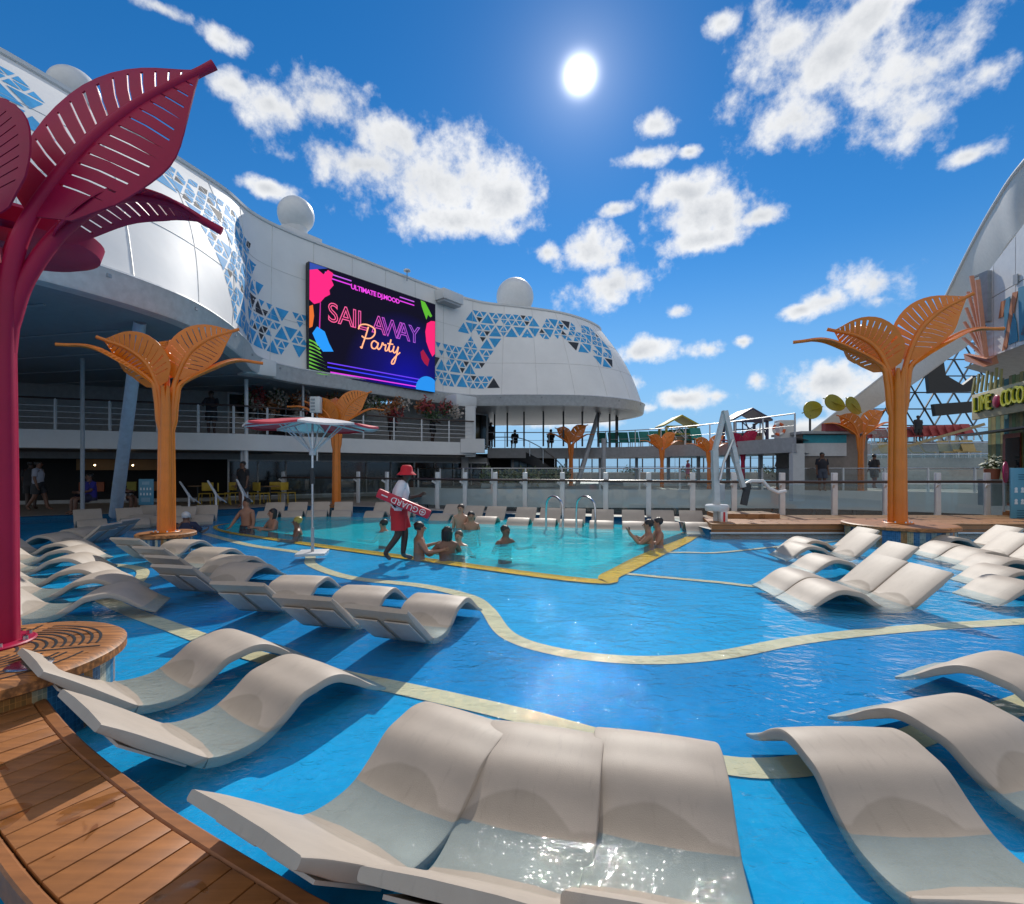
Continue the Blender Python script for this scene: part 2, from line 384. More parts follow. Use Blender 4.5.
def water_mat(name, cloudy, ccol):
    m = bpy.data.materials.new(name); m.use_nodes = True; nt = m.node_tree; N, L = nt.nodes, nt.links; N.clear()
    tc = N.new('ShaderNodeTexCoord')
    def noise(sc, det, stretch=(1, 1, 1), dist=0.0):
        mp = N.new('ShaderNodeMapping'); mp.inputs['Scale'].default_value = stretch; mp.inputs['Rotation'].default_value = (0, 0, .4)
        L.new(tc.outputs['Object'], mp.inputs[0])
        n = N.new('ShaderNodeTexNoise'); n.inputs['Scale'].default_value = sc; n.inputs['Detail'].default_value = det; n.inputs['Roughness'].default_value = .55; n.inputs['Distortion'].default_value = dist
        L.new(mp.outputs[0], n.inputs[0]); return n.outputs[0]
    def math_(op, a, b):
        n = N.new('ShaderNodeMath'); n.operation = op
        for s, v in zip(n.inputs, (a, b)):
            if hasattr(v, 'is_output'): L.new(v, s)
            else: s.default_value = v
        return n.outputs[0]
    # breeze patches: rougher chop in some places, calmer in others
    patch = N.new('ShaderNodeMapRange'); L.new(noise(.35, 2), patch.inputs[0]); patch.inputs[1].default_value = .35; patch.inputs[2].default_value = .65; patch.inputs[3].default_value = .45; patch.inputs[4].default_value = 1.25
    h = math_('ADD', math_('MULTIPLY', noise(2.2, 2, (1, 1.5, 1), .6), .042), math_('MULTIPLY', noise(7.5, 3, (1, 1.4, 1), .9), .021)); h = math_('ADD', h, math_('MULTIPLY', noise(21, 2, (1, 1.3, 1), .5), .0044))
    h = math_('MULTIPLY', h, patch.outputs[0])
    bp = N.new('ShaderNodeBump'); bp.inputs['Strength'].default_value = 1.0; bp.inputs['Distance'].default_value = 1.0; L.new(h, bp.inputs['Height'])
    tr = N.new('ShaderNodeBsdfTransparent'); tr.inputs[0].default_value = (.88, .965, .985, 1)
    gl = N.new('ShaderNodeBsdfGlossy'); gl.inputs['Roughness'].default_value = .02; L.new(bp.outputs[0], gl.inputs['Normal'])
    lw = N.new('ShaderNodeLayerWeight'); lw.inputs[0].default_value = .5; L.new(bp.outputs[0], lw.inputs['Normal'])
    f = math_('ADD', math_('MULTIPLY', math_('POWER', lw.outputs['Facing'], 5.0), .60), .022)
    mx = N.new('ShaderNodeMixShader'); L.new(f, mx.inputs[0]); L.new(tr.outputs[0], mx.inputs[1]); L.new(gl.outputs[0], mx.inputs[2])
    out = N.new('ShaderNodeOutputMaterial')
    df = N.new('ShaderNodeBsdfDiffuse'); df.inputs[0].default_value = (*ccol, 1); L.new(bp.outputs[0], df.inputs['Normal'])
    m0 = N.new('ShaderNodeMixShader'); m0.inputs[0].default_value = cloudy; L.new(tr.outputs[0], m0.inputs[1]); L.new(df.outputs[0], m0.inputs[2]); L.new(m0.outputs[0], mx.inputs[1])
    L.new(mx.outputs[0], out.inputs[0]); return m
_cx = sum(p[0] for p in DEEP)/len(DEEP); _cy = sum(p[1] for p in DEEP)/len(DEEP)
DW = [(_cx+(x-_cx)*.968, _cy+(y-_cy)*.955) for x, y in DEEP]
struct(fill(POOL, [DW], 0.0).build('water', water_mat('pool_water', .06, (.04, .42, .72))))
struct(fill(DW, [], 0.0).build('deep_water', water_mat('deep_pool_water', .52, (.025, .62, .74))))

DECK_M = mat('pool_deck_covering', (.30, .24, .19), .6, var=.15, nscale=2)
RAIL = [(-13.5, 21.6), (-10, 21), (-6.6, 20.6), (-4.9, 18.8), (-2.7, 17.4), (-1.65, 16.9), (-.58, 16.5), (.44, 16.2), (1.65, 15.7), (2.96, 15.15), (4.2, 14.75), (5.4, 14.35), (6.5, 14.05), (7.85, 13.95), (9.37, 13.95), (10.9, 14.0), (12.5, 14.1), (13.95, 14.1), (16, 14.1), (18.5, 14.1)]
DECK = [(-40, -14), (30, -14), (30, 14.3)]+[(x, y+.2) for x, y in reversed(RAIL) if x > -4.95]+[(-4.7, 26.5), (-2, 31.5), (-14, 34), (-40, 34)]
ring = [(p[0], p[1]) for p in POOL]
struct(fill(DECK, [ring], .10).build('pool_deck', DECK_M))
cp = MB()
for i in range(len(ring)):
    a, b = ring[i], ring[(i+1) % len(ring)]; cp.add([(*a, FL), (*b, FL), (*b, .10), (*a, .10)], [(0, 1, 2, 3)])
struct(cp.build('pool_side', tile_mat('pool_side_tile', (.03, .16, .30)), keep=True))
struct(ribbon([p for p in ring+[ring[0]]], .28, .104).build('pool_coping', mat('coping_stone', (.42, .40, .36), .5)))
# the deck below the opening beyond the rail
struct(fill([(-14, 14), (32, 14), (32, 30), (-14, 40)], [], -5.5).build('lower_deck', mat('lower_deck_planks', (.12, .08, .05), .6)))

# wooden walkway across the pool corner, where the photographer stands
WOOD = None
def wood_mat(name, col, wet=.26, rz=0.0):
    m = mat(name, col, .42, var=.16, nscale=5); nt = m.node_tree; N, L = nt.nodes, nt.links; p = N['Principled BSDF']
    src = p.inputs['Base Color'].links[0].from_socket
    tc = N.new('ShaderNodeTexCoord')
    n = N.new('ShaderNodeTexNoise'); n.inputs['Scale'].default_value = 3.4; n.inputs['Detail'].default_value = 3; n.inputs['Distortion'].default_value = 1.2
    L.new(tc.outputs['Object'], n.inputs[0])
    mr = N.new('ShaderNodeMapRange'); mr.interpolation_type = 'SMOOTHSTEP'; L.new(n.outputs[0], mr.inputs[0]); mr.inputs[1].default_value = .62; mr.inputs[2].default_value = .655
    g = N.new('ShaderNodeTexNoise'); g.inputs['Scale'].default_value = 30; g.inputs['Detail'].default_value = 6
    mp = N.new('ShaderNodeMapping'); mp.inputs['Rotation'].default_value = (0, 0, rz); mp.inputs['Scale'].default_value = (.08, 1.4, 1); L.new(tc.outputs['Object'], mp.inputs[0]); L.new(mp.outputs[0], g.inputs[0])
    gr = N.new('ShaderNodeMapRange'); L.new(g.outputs[0], gr.inputs[0]); gr.inputs[1].default_value = .3; gr.inputs[2].default_value = .7; gr.inputs[3].default_value = .78; gr.inputs[4].default_value = 1.12
    a = N.new('ShaderNodeMix'); a.data_type = 'RGBA'; a.blend_type = 'MULTIPLY'; a.inputs[0].default_value = 1; L.new(src, a.inputs[6]); L.new(gr.outputs[0], a.inputs[7])
    b = N.new('ShaderNodeMix'); b.data_type = 'RGBA'; b.blend_type = 'MULTIPLY'; L.new(a.outputs[2], b.inputs[6]); b.inputs[7].default_value = (1-wet, 1-wet*1.05, 1-wet*1.1, 1)
    L.new(mr.outputs[0], b.inputs[0]); L.new(b.outputs[2], p.inputs['Base Color'])
    r = N.new('ShaderNodeMapRange'); L.new(mr.outputs[0], r.inputs[0]); r.inputs[3].default_value = .5; r.inputs[4].default_value = .16; L.new(r.outputs[0], p.inputs['Roughness'])
    return m
EDGE = [(-4.6, 4.5), (-3.9, 3.85), (-3.16, 3.19), (-2.37, 2.59), (-1.58, 2.09), (-1.18, 1.865), (-.77, 1.65), (-.57, 1.55), (.1, 1.26), (1.0, .95), (2.2, .7), (3.6, .6)]
ec = cr(EDGE, 24)
def walk():
    P = [Vector((p[0], p[1], 0)) for p in ec]
    acc = [0]
    for i in range(1, len(P)): acc.append(acc[-1]+(P[i]-P[i-1]).length)
    def S(s):
        s = max(0, min(acc[-1]-1e-4, s))
        i = next(k for k in range(len(acc)-1) if acc[k+1] >= s); t = (s-acc[i])/(acc[i+1]-acc[i])
        p = P[i].lerp(P[i+1], t); d = (P[min(i+3, len(P)-1)]-P[max(0, i-3)]).normalized(); return p, Vector((d.y, -d.x, 0))
    Wd, zt, zb = .46, .15, .03
    def q(s, o): p, nn = S(s); return p+nn*o
    inner, bord, gaps = MB(), MB(), MB()
    for (o0, o1) in ((0, .062), (Wd-.05, Wd)):
        rows = []
        for k in range(161):
            s = acc[-1]*k/160; rows.append([q(s, o0)+Vector((0, 0, .05)), q(s, o0)+Vector((0, 0, zt-.012)), q(s, o0+.012)+Vector((0, 0, zt)), q(s, o1-.008)+Vector((0, 0, zt)), q(s, o1)+Vector((0, 0, zt-.008)), q(s, o1)+Vector((0, 0, .05))])
        bord.grid(rows)
    pitch = .127; k = 0; s = 0.02
    while s+pitch < acc[-1]:
        a, b = s+.0035, s+pitch-.0035
        h = random.uniform(-.0012, .0012)
        inner.slab([q(a, .067)+Vector((0, 0, zt+h)), q(b, .067)+Vector((0, 0, zt+h)), q(b, Wd-.055)+Vector((0, 0, zt+h)), q(a, Wd-.055)+Vector((0, 0, zt+h))], (0, 0, -.025)); s += pitch
    rows = [[q(acc[-1]*k/80, .05)+Vector((0, 0, zb)), q(acc[-1]*k/80, Wd-.04)+Vector((0, 0, zb))] for k in range(81)]
    gaps.grid(rows)
    for o in (.09, Wd-.10): gaps.grid([[q(acc[-1]*k/80, o)+Vector((0, 0, .06)), q(acc[-1]*k/80, o)+Vector((0, 0, FL))] for k in range(81)])
    r = thing('wooden_path', None, None, (0, 0, 0)); r['kind'] = 'structure'
    inner.build('plank', wood_mat('wet_teak_plank', (.33, .128, .036), rz=.5), r, bevel=.003)
    bord.build('edge_board', wood_mat('teak_edge', (.28, .105, .03), rz=-.6), r); gaps.build('underlay', DARK, r)
walk()

# raised wooden deck along the far right side
def right_deck():
    r = thing('wooden_deck', None, None); r['kind'] = 'structure'
    poly = [(4.8, 11.55), (17.5, 11.55), (17.5, 13.85), (5.45, 13.85)]
    planks = MB(); y = 11.56
    while y < 13.8:
        x0 = 4.81+(y-11.55)*.28
        planks.box((0,0,0), (17.4-x0, .135, .03), M=Matrix.Translation(((17.4+x0)/2, y+.07, .21+random.uniform(-.002, .002)))); y += .142
    planks.build('plank', wood_mat('right_teak', (.34, .155, .055), rz=0), r)
    MB().prism(poly, -.14, .19).build('fascia', mat('teak_fascia', (.30, .13, .045), .5), r)
    MB().bar((4.75, 11.5, .02), (17.5, 11.5, .02), .04, .03).build('trim', WHITE2, r)
    # raised corner at the right-hand end, and the little step at the left
    a = [(14.1, 12.2), (17.5, 10.6), (17.5, 13.8), (14.1, 13.8)]
    MB().prism(a, -.1, .36).build('raised_corner', MATS['right_teak'], r)
    MB().prism([(5.5, 12.9), (7.2, 12.9), (7.2, 13.8), (5.6, 13.8)], .2, .34).build('step', MATS['right_teak'], r)
right_deck()

# ------------------------------------------------------------------ the ship's superstructure on the left
H0, H1, HR = 4.1+EYE, 9.6+EYE, 3.5+EYE           # wall foot, wall top, underside of the rim
BOT = [(-13.8, 4.6), (-11.0, 6.3), (-8.95, 8.66), (-8.0, 11.0), (-8.05, 13), (-8.6, 15.2), (-9.35, 17.4), (-8.95, 19.3), (-7.15, 21.55), (-4.2, 25.2), (-2.1, 26.6), (.5, 26.5), (4.0, 26.8), (6.6, 28.2), (8.15, 30.2), (8.4, 32.6), (7.2, 35.5), (4.4, 37.6), (0, 38.6)]
TOP = [(-14.8, 7.2), (-13.4, 9.0), (-12.0, 10.8), (-11.0, 13.2), (-10.4, 15.0), (-9.95, 16.6), (-9.8, 18.2), (-9.0, 19.7), (-7.2, 21.9), (-4.25, 25.45), (-2.0, 27.7), (.5, 28.6), (3.0, 29.7), (4.8, 31.2), (6.0, 32.9), (6.1, 34.2), (5.2, 35.6), (3.4, 36.6), (0, 37.4)]
bs, ts = cr(BOT, 14), cr(TOP, 14)
arc = [0.0]
for i in range(1, len(bs)):
    a = Vector(((bs[i][0]+ts[i][0])/2, (bs[i][1]+ts[i][1])/2)); b = Vector(((bs[i-1][0]+ts[i-1][0])/2, (bs[i-1][1]+ts[i-1][1])/2))
    arc.append(arc[-1]+(a-b).length)
def wall_pt(s, z, off=0.0):
    s = max(0, min(arc[-1]-1e-4, s))
    i = next(k for k in range(len(arc)-1) if arc[k+1] >= s); t = (s-arc[i])/(arc[i+1]-arc[i]); f = (z-H0)/(H1-H0)
    bx, by = [bs[i][k]+(bs[i+1][k]-bs[i][k])*t for k in (0, 1)]; tx, ty = [ts[i][k]+(ts[i+1][k]-ts[i][k])*t for k in (0, 1)]
    bulge = .35*math.sin(math.pi*min(1, max(0, f)))*(1 if (i < 84 or i > 150) else 0)*min(1, abs(i-84)/20 if i < 84 else abs(i-150)/20)
    p = Vector((bx+(tx-bx)*f, by+(ty-by)*f, z))
    d = Vector((bs[i+1][0]-bs[i][0], bs[i+1][1]-bs[i][1], 0)).normalized(); n = Vector((d.y, -d.x, 0))
    return p+n*(off+bulge)
def superstructure():
    r = thing('ship_superstructure', 'sweeping white ship building with round overhanging ends and blue triangle mosaic around a big screen', 'building', (-9, 22, 0))
    inv = Matrix.Translation((9, -22, 0))
    def B(mb, name, m, par=r, **k): return xform(mb, inv).build(name, m, par, **k)
    wm = bpy.data.materials.get('hull_white') or mat('hull_white', (.79, .78, .76), .6, var=.05, nscale=.7, spec=.28)
    nt = wm.node_tree; p = nt.nodes['Principled BSDF']                     # faint plate seams and buckles
    tc = nt.nodes.new('ShaderNodeTexCoord'); nz = nt.nodes.new('ShaderNodeTexNoise'); nz.inputs['Scale'].default_value = .9; nz.inputs['Detail'].default_value = 2
    nt.links.new(tc.outputs['Object'], nz.inputs[0]); bp = nt.nodes.new('ShaderNodeBump'); bp.inputs['Distance'].default_value = .05; bp.inputs['Strength'].default_value = .25
    nt.links.new(nz.outputs[0], bp.inputs['Height']); nt.links.new(bp.outputs[0], p.inputs['Normal'])
    ss = [arc[-1]*k/260 for k in range(261)]; zs = [H0+(H1-H0)*k/14 for k in range(15)]
    w = B(MB().grid([[wall_pt(s, z) for s in ss] for z in zs]), 'wall', wm)
    B(MB().grid([[wall_pt(s, H1, o)+Vector((0, 0, dz)) for s in ss] for o, dz in ((-.2, 0), (-.02, .0), (.06, .03), (.06, .13), (-.02, .15), (-.25, .15))]), 'parapet', WHITE)
    sm = MB()
    for k in range(1, 26):                                                 # vertical plate seams, thin raised welds
        s = arc[-1]*k/26; sm.tube([wall_pt(s, H0+(H1-H0)*j/10, .004) for j in range(11)], .012, 5)
    for z in (H0+1.9, H0+3.8): sm.tube([wall_pt(s, z, .003) for s in ss], .01, 4)
    B(sm, 'weld_seam', mat('seam_white', (.60, .59, .57), .4))
    rp = lambda o, z: [wall_pt(s, H0, o)+Vector((0, 0, z-H0)) for s in ss]
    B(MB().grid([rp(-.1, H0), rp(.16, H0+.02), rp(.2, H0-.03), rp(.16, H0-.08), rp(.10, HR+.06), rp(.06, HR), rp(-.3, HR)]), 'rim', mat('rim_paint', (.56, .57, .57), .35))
    for k in range(46):
        s = arc[-1]*(k+.5)/46
        o = wall_pt(s, H0, .13)+Vector((0, 0, -.16))
        if k % 2 == 0: B(MB().box(o, (.09, .09, .07)), 'rim_light', GREY)
    # soffit: the blue-grey ceiling of the left end, the pale one of the far end
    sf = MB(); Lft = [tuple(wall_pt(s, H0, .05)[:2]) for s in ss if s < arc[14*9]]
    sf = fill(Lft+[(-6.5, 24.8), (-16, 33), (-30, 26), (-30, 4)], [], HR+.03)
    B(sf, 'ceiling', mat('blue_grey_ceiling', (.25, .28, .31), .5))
    cl = MB()
    for k in range(9): cl.box((0,0,0), (.05, 15, .03), M=Matrix.Translation((-17.3, 8+k*1.9, HR+.005)) @ Matrix.Rotation(R(78), 4, 'Z'))
    B(cl, 'ceiling_seam', GREY)
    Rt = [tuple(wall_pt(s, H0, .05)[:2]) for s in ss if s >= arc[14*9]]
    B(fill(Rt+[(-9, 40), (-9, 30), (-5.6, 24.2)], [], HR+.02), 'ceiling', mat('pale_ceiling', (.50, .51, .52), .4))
    # mosaic of triangles
    A1 = [(-5,70),(10,78),(24,80),(43,96),(47,118),(30,128),(-5,125)]
    A2 = [(140,160),(165,146),(206,180),(233,206),(250,246),(258,290),(268,303),(280,308),(301,310),(306,335),(304,362),(288,366),(290,382),(272,378),(262,345),(250,342),(232,312),(220,270),(214,245),(194,216),(170,186),(143,180)]
    A3 = [(226,315),(240,318),(248,348),(243,358),(226,342)]
    B1 = [(433,350),(447,346),(454,350),(461,330),(472,314),(486,313),(500,315),(540,316),(562,322),(592,330),(607,346),(614,364),(600,363),(584,352),(560,342),(540,336),(500,343),(492,345),(488,356),(476,376),(466,388),(456,388),(450,402),(440,388),(433,388)]
    B2 = [(467,384),(474,373),(492,376),(501,397),(467,393)]
    blue, dark = MB(), MB(); rnd = random.Random(4)
    def tri(s, z, a, h, up, off):
        g = .75; cz = z+h/3 if up else z+2*h/3
        P = [(s, z), (s+a, z), (s+a/2, z+h)] if up else [(s, z+h), (s+a, z+h), (s+a/2, z)]
        c = (s+a/2, cz); P = [(c[0]+(x-c[0])*g, c[1]+(y-c[1])*g) for x, y in P]
        mb = dark if rnd.random() < .10 else blue; n = 4; base = len(mb.v); q = []; ix = {}
        for i in range(n+1):
            for j in range(n+1-i):
                a_, b_ = i/n, j/n; c_ = 1-a_-b_; ix[i, j] = len(q); q.append(wall_pt(P[0][0]*c_+P[1][0]*a_+P[2][0]*b_, P[0][1]*c_+P[1][1]*a_+P[2][1]*b_, off))
        fs = [(ix[i, j], ix[i+1, j], ix[i, j+1]) for i in range(n) for j in range(n-i)]+[(ix[i+1, j], ix[i+1, j+1], ix[i, j+1]) for i in range(n-1) for j in range(n-1-i)]
        mb.add(q, fs)
    def cells(a, poly_list, drop, off, sub):
        h = a*.82; j = 0; z = H0+.35
        while z+h < H1-.15:
            s = 0.0-(a/2 if j % 2 else 0); k = 0
            while s < arc[-1]-a:
                for up, ds in ((True, 0), (False, a/2)):
                    c = wall_pt(s+ds+a/2, z+h/2)
                    if c.y < 2: continue
                    u, v = proj(c)
                    if any(inside((u, v), pl) for pl in poly_list) and rnd.random() > drop:
                        if rnd.random() < sub:
                            b = a/2; hh = h/2; s0 = s+ds
                            if up: T = [(s0, z, True), (s0+b, z, True), (s0+b/2, z+hh, True), (s0+b/2, z, False)]
                            else: T = [(s0, z+hh, False), (s0+b, z+hh, False), (s0+b/2, z, False), (s0+b/2, z+hh, True)]
                            for (x, y, q) in T:
                                if rnd.random() > .12: tri(x, y, b, hh, q, off)
                        else: tri(s+ds, z, a, h, up, off)
                s += a; k += 1
            z += h; j += 1
    cells(.80, [A1, A2, A3], .07, .009, .40); cells(.95, [B1, B2], .07, .009, .42)
    B(blue, 'blue_mosaic', mat('mosaic_blue', (.055, .34, .66), .65, var=.2, nscale=2, spec=.15), w, keep=True); B(dark, 'dark_mosaic', mat('mosaic_charcoal', (.05, .055, .065), .65, var=.2, spec=.15), w, keep=True)
    # balcony: white fascia, floor, rail
    bal = cr([(-24, 13.5), (-20, 14.6), (-16.4, 16.2), (-13, 17.6), (-10.2, 18.6), (-8.8, 20), (-7.2, 21.3), (-4.4, 23.4), (-1.95, 24.6)], 10)
    fa = MB(); zt, zb = 1.375+EYE, .72+EYE
    fa.grid([[(x, y, zt-.02) for x, y in bal], [(x, y, zb) for x, y in bal]]); fa.grid([[(x, y, zb) for x, y in bal], [(x-.4, y+.8, zb) for x, y in bal]])
    B(fa, 'balcony_fascia', WHITE)
    back = [(-26, 17), (-19, 20), (-13, 22), (-10, 24), (-5.5, 27), (-1.6, 31.0), (-1.6, 33.5)]
    B(fill([(x, y) for x, y in bal]+[(-1.6, 33.5), (-14, 34), (-28, 24)], [], zt-.03), 'balcony_floor', mat('balcony_floor', (.2, .2, .2), .6))
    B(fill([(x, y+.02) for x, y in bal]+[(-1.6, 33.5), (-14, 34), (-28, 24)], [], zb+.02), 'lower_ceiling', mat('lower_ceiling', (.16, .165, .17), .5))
    rb = MB(); n = len(bal)
    B(MB().tube([(x, y, zt+1.06) for x, y in bal], .035, 8), 'handrail', mat('dark_handrail', (.05, .03, .025), .35))
    for k in range(4): rb.tube([(x, y, zt+.2+.2*k) for x, y in bal], .012, 6)
    B(rb, 'rail_wire', WHITE2)
    acc = 0; last = None
    for i, (x, y) in enumerate(bal):
        if last is None or (Vector((x, y))-last).length > 1.15:
            last = Vector((x, y)); B(MB().box((x, y, zt+.52), (.06, .06, 1.06)), 'railing_post', WHITE2)
    # end wall stub of the balcony
    B(MB().box((-2.15, 24.9, zt+.55), (.5, .5, 2.6)).box((-2.0, 24.5, zt-.2), (1.2, .5, .7)), 'end_pier', WHITE)
    # back walls with tall windows on both floors
    def facade(z0, z1, glz0, glz1, colr, skip):
        wl = MB()
        for i in range(len(back)-1):
            a, b = Vector((*back[i], 0)), Vector((*back[i+1], 0)); d = b-a; nseg = max(1, round(d.length/1.25)); nn = Vector((d.y, -d.x, 0)).normalized()
            wl.add([a+Vector((0,0,z0)), b+Vector((0,0,z0)), b+Vector((0,0,glz0)), a+Vector((0,0,glz0))], [(0,1,2,3)]); wl.add([a+Vector((0,0,glz1)), b+Vector((0,0,glz1)), b+Vector((0,0,z1)), a+Vector((0,0,z1))], [(0,1,2,3)])
            for k in range(nseg):
                p, q = a+d*k/nseg, a+d*(k+1)/nseg; t = d.normalized()
                if skip(p): 
                    if z0 > 2: wl.add([p+Vector((0,0,glz0)), q+Vector((0,0,glz0)), q+Vector((0,0,glz1)), p+Vector((0,0,glz1))], [(0,1,2,3)])
                    continue
                f = MB()
                for e in (p, q): f.bar(e+Vector((0,0,glz0))-nn*0, e+Vector((0,0,glz1)), .07, .1, up=nn)
                f.bar(p+Vector((0,0,glz0+.03)), q+Vector((0,0,glz0+.03)), .1, .06); f.bar(p+Vector((0,0,glz1-.04)), q+Vector((0,0,glz1-.04)), .1, .08)
                fo = B(f, 'window', WHITE2)
                B(MB().add([p+Vector((0,0,glz0))-nn*.02, q+Vector((0,0,glz0))-nn*.02, q+Vector((0,0,glz1))-nn*.02, p+Vector((0,0,glz1))-nn*.02], [(0,1,2,3)]), 'pane', DGLASS, fo)
        B(wl, 'wall', colr)
    greyw = mat('shaded_wall', (.34, .34, .335), .5)  # one grey for the back walls of both floors
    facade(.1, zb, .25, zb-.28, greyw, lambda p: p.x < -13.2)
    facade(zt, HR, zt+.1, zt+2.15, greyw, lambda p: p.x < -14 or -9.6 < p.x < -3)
    # open cafe at the left on the ground floor
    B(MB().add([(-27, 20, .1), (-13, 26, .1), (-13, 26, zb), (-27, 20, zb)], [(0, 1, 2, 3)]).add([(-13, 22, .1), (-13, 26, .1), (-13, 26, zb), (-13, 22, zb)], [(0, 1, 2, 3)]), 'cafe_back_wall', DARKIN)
    B(MB().box((-18.2, 22.3, 1.75), (3.2, .08, .5), rz=R(22)), 'cafe_hatch', mat('warm_panel', (.30, .17, .07), .6))
    for k, c in enumerate(((.35, .08, .02), (.33, .3, .04), (.35, .12, .02))): B(MB().box((-18.9+k*1.1, 21.6+k*.45, .75), (.9, .1, .42), rz=R(22)), 'counter_panel', mat('counter_%s' % ('red', 'lime', 'amber')[k], c, .5))
    for p in ((-18.6, 21.4), (-17.3, 21.9), (-16.0, 22.5)): B(MB().ball((p[0], p[1], 1.72), .035, 8, 6), 'lamp_bulb', mat('lit_bulb', (1, .8, .5), .5, var=0, emit=(1, .72, .4), estr=9))
    B(MB().box((-2.9, 29.5, 1.4), (.4, .4, 2.6)), 'pier', WHITE)
    # slim posts and the leaning column under the left end
    for (x, y, z0, z1, rr) in ((-13.6, 15.2, .1, HR, .055), (-10.35, 18.7, .1, HR, .07), (-8.75, 20.1, zt, HR, .05), (-10.6, 18.9, .1, zb, .08)):
        B(MB().tube([(x, y, z0), (x, y, z1)], rr, 10), 'post', GREY if rr < .06 else WHITE2)
    B(MB().tube([(-12.6, 15.25, .1), (-8.95, 11.55, HR+.05)], [.17, .13], 14), 'leaning_column', BLUEGREY)
    # brackets and boxes on the wall
    for (u, v, Y, d) in ((257, 368, 17.9, (1.1, .8, .62)), (461, 402, 25.6, (1.5, .9, .6))):
        B(MB().box(at(u, v, Y), d, rz=R(50)), 'floodlight_housing', WHITE, bevel=.05)
    # deck-end glazing under the far overhang
    for k in range(15):
        a = R(168+k*15.5); x, y = 2.6+4.5*math.cos(a), 32.6+3.6*math.sin(a)
        if k < 13: B(MB().box((x, y, (zt+HR)/2), (.10, .10, HR-zt)), 'mullion', DARK)
    B(MB().tube([(5.5, 30.4, HR+.05), (4.0, 29.6, .5)], .15, 12), 'leaning_column', mat('column_grey', (.40, .42, .44), .4))
    B(MB().tube([(5.25, 27.5, .4), (5.25, 27.5, 3.3)], .13, 10), 'post', GREY)
    return r
superstructure()

def radome(u, v, Y, rad, label, box=False):
    c = at(u, v, Y); r = thing('radome', label, 'radar dome', (c.x, c.y, c.z-rad*1.25), group='white radar domes on the roof')
    MB().ball((0, 0, rad*1.25), rad, 32, 20).build('dome', mat('radome_white', (.72, .72, .71), .4, var=.04), r)
    MB().lathe([(rad*.55, 0), (rad*.62, .1), (rad*.62, rad*.5), (rad*.5, rad*.55)], 24).build('pedestal', WHITE, r)
    if box: MB().box((0.05, -.05, -.28), (1.75, 1.1, .62), rz=R(52)).build('plinth', WHITE, r, bevel=.05); MB().box((.1, -.1, -.66), (1.5, .7, .12), rz=R(52)).build('lamp_strip', GREY, r)
radome(296, 215, 20.6, .74, 'white radar dome on a boxy plinth at the roof edge left of the screen', True)
radome(515, 297, 30.6, 1.18, 'large white radar dome above the far rounded roof end')
radome(74, 92, 14.8, .66, 'white radar dome half hidden behind the big magenta leaf')
b = thing('roof_light_box', 'long white lamp housing on the roof edge at the right corner of the screen', 'floodlight', at(448, 300, 26.0))
MB().box((0, 0, .1), (1.5, .9, .55), rz=R(52)).build('housing', WHITE, b, bevel=.04); MB().box((.05, -.08, -.24), (1.3, .6, .1), rz=R(52)).build('lens', GREY, b)
s_ = thing('roof_lamp', 'small pole lamp standing alone on the roof edge above the screen', 'lamp', at(407, 277, 24.0))
MB().tube([(0, 0, -.2), (0, 0, .25)], .025, 8).build('pole', GREY, s_); MB().lathe([(.02, .42), (.16, .36), (.17, .28), (.03, .24)], 14).build('lamp_head', WHITE2, s_)

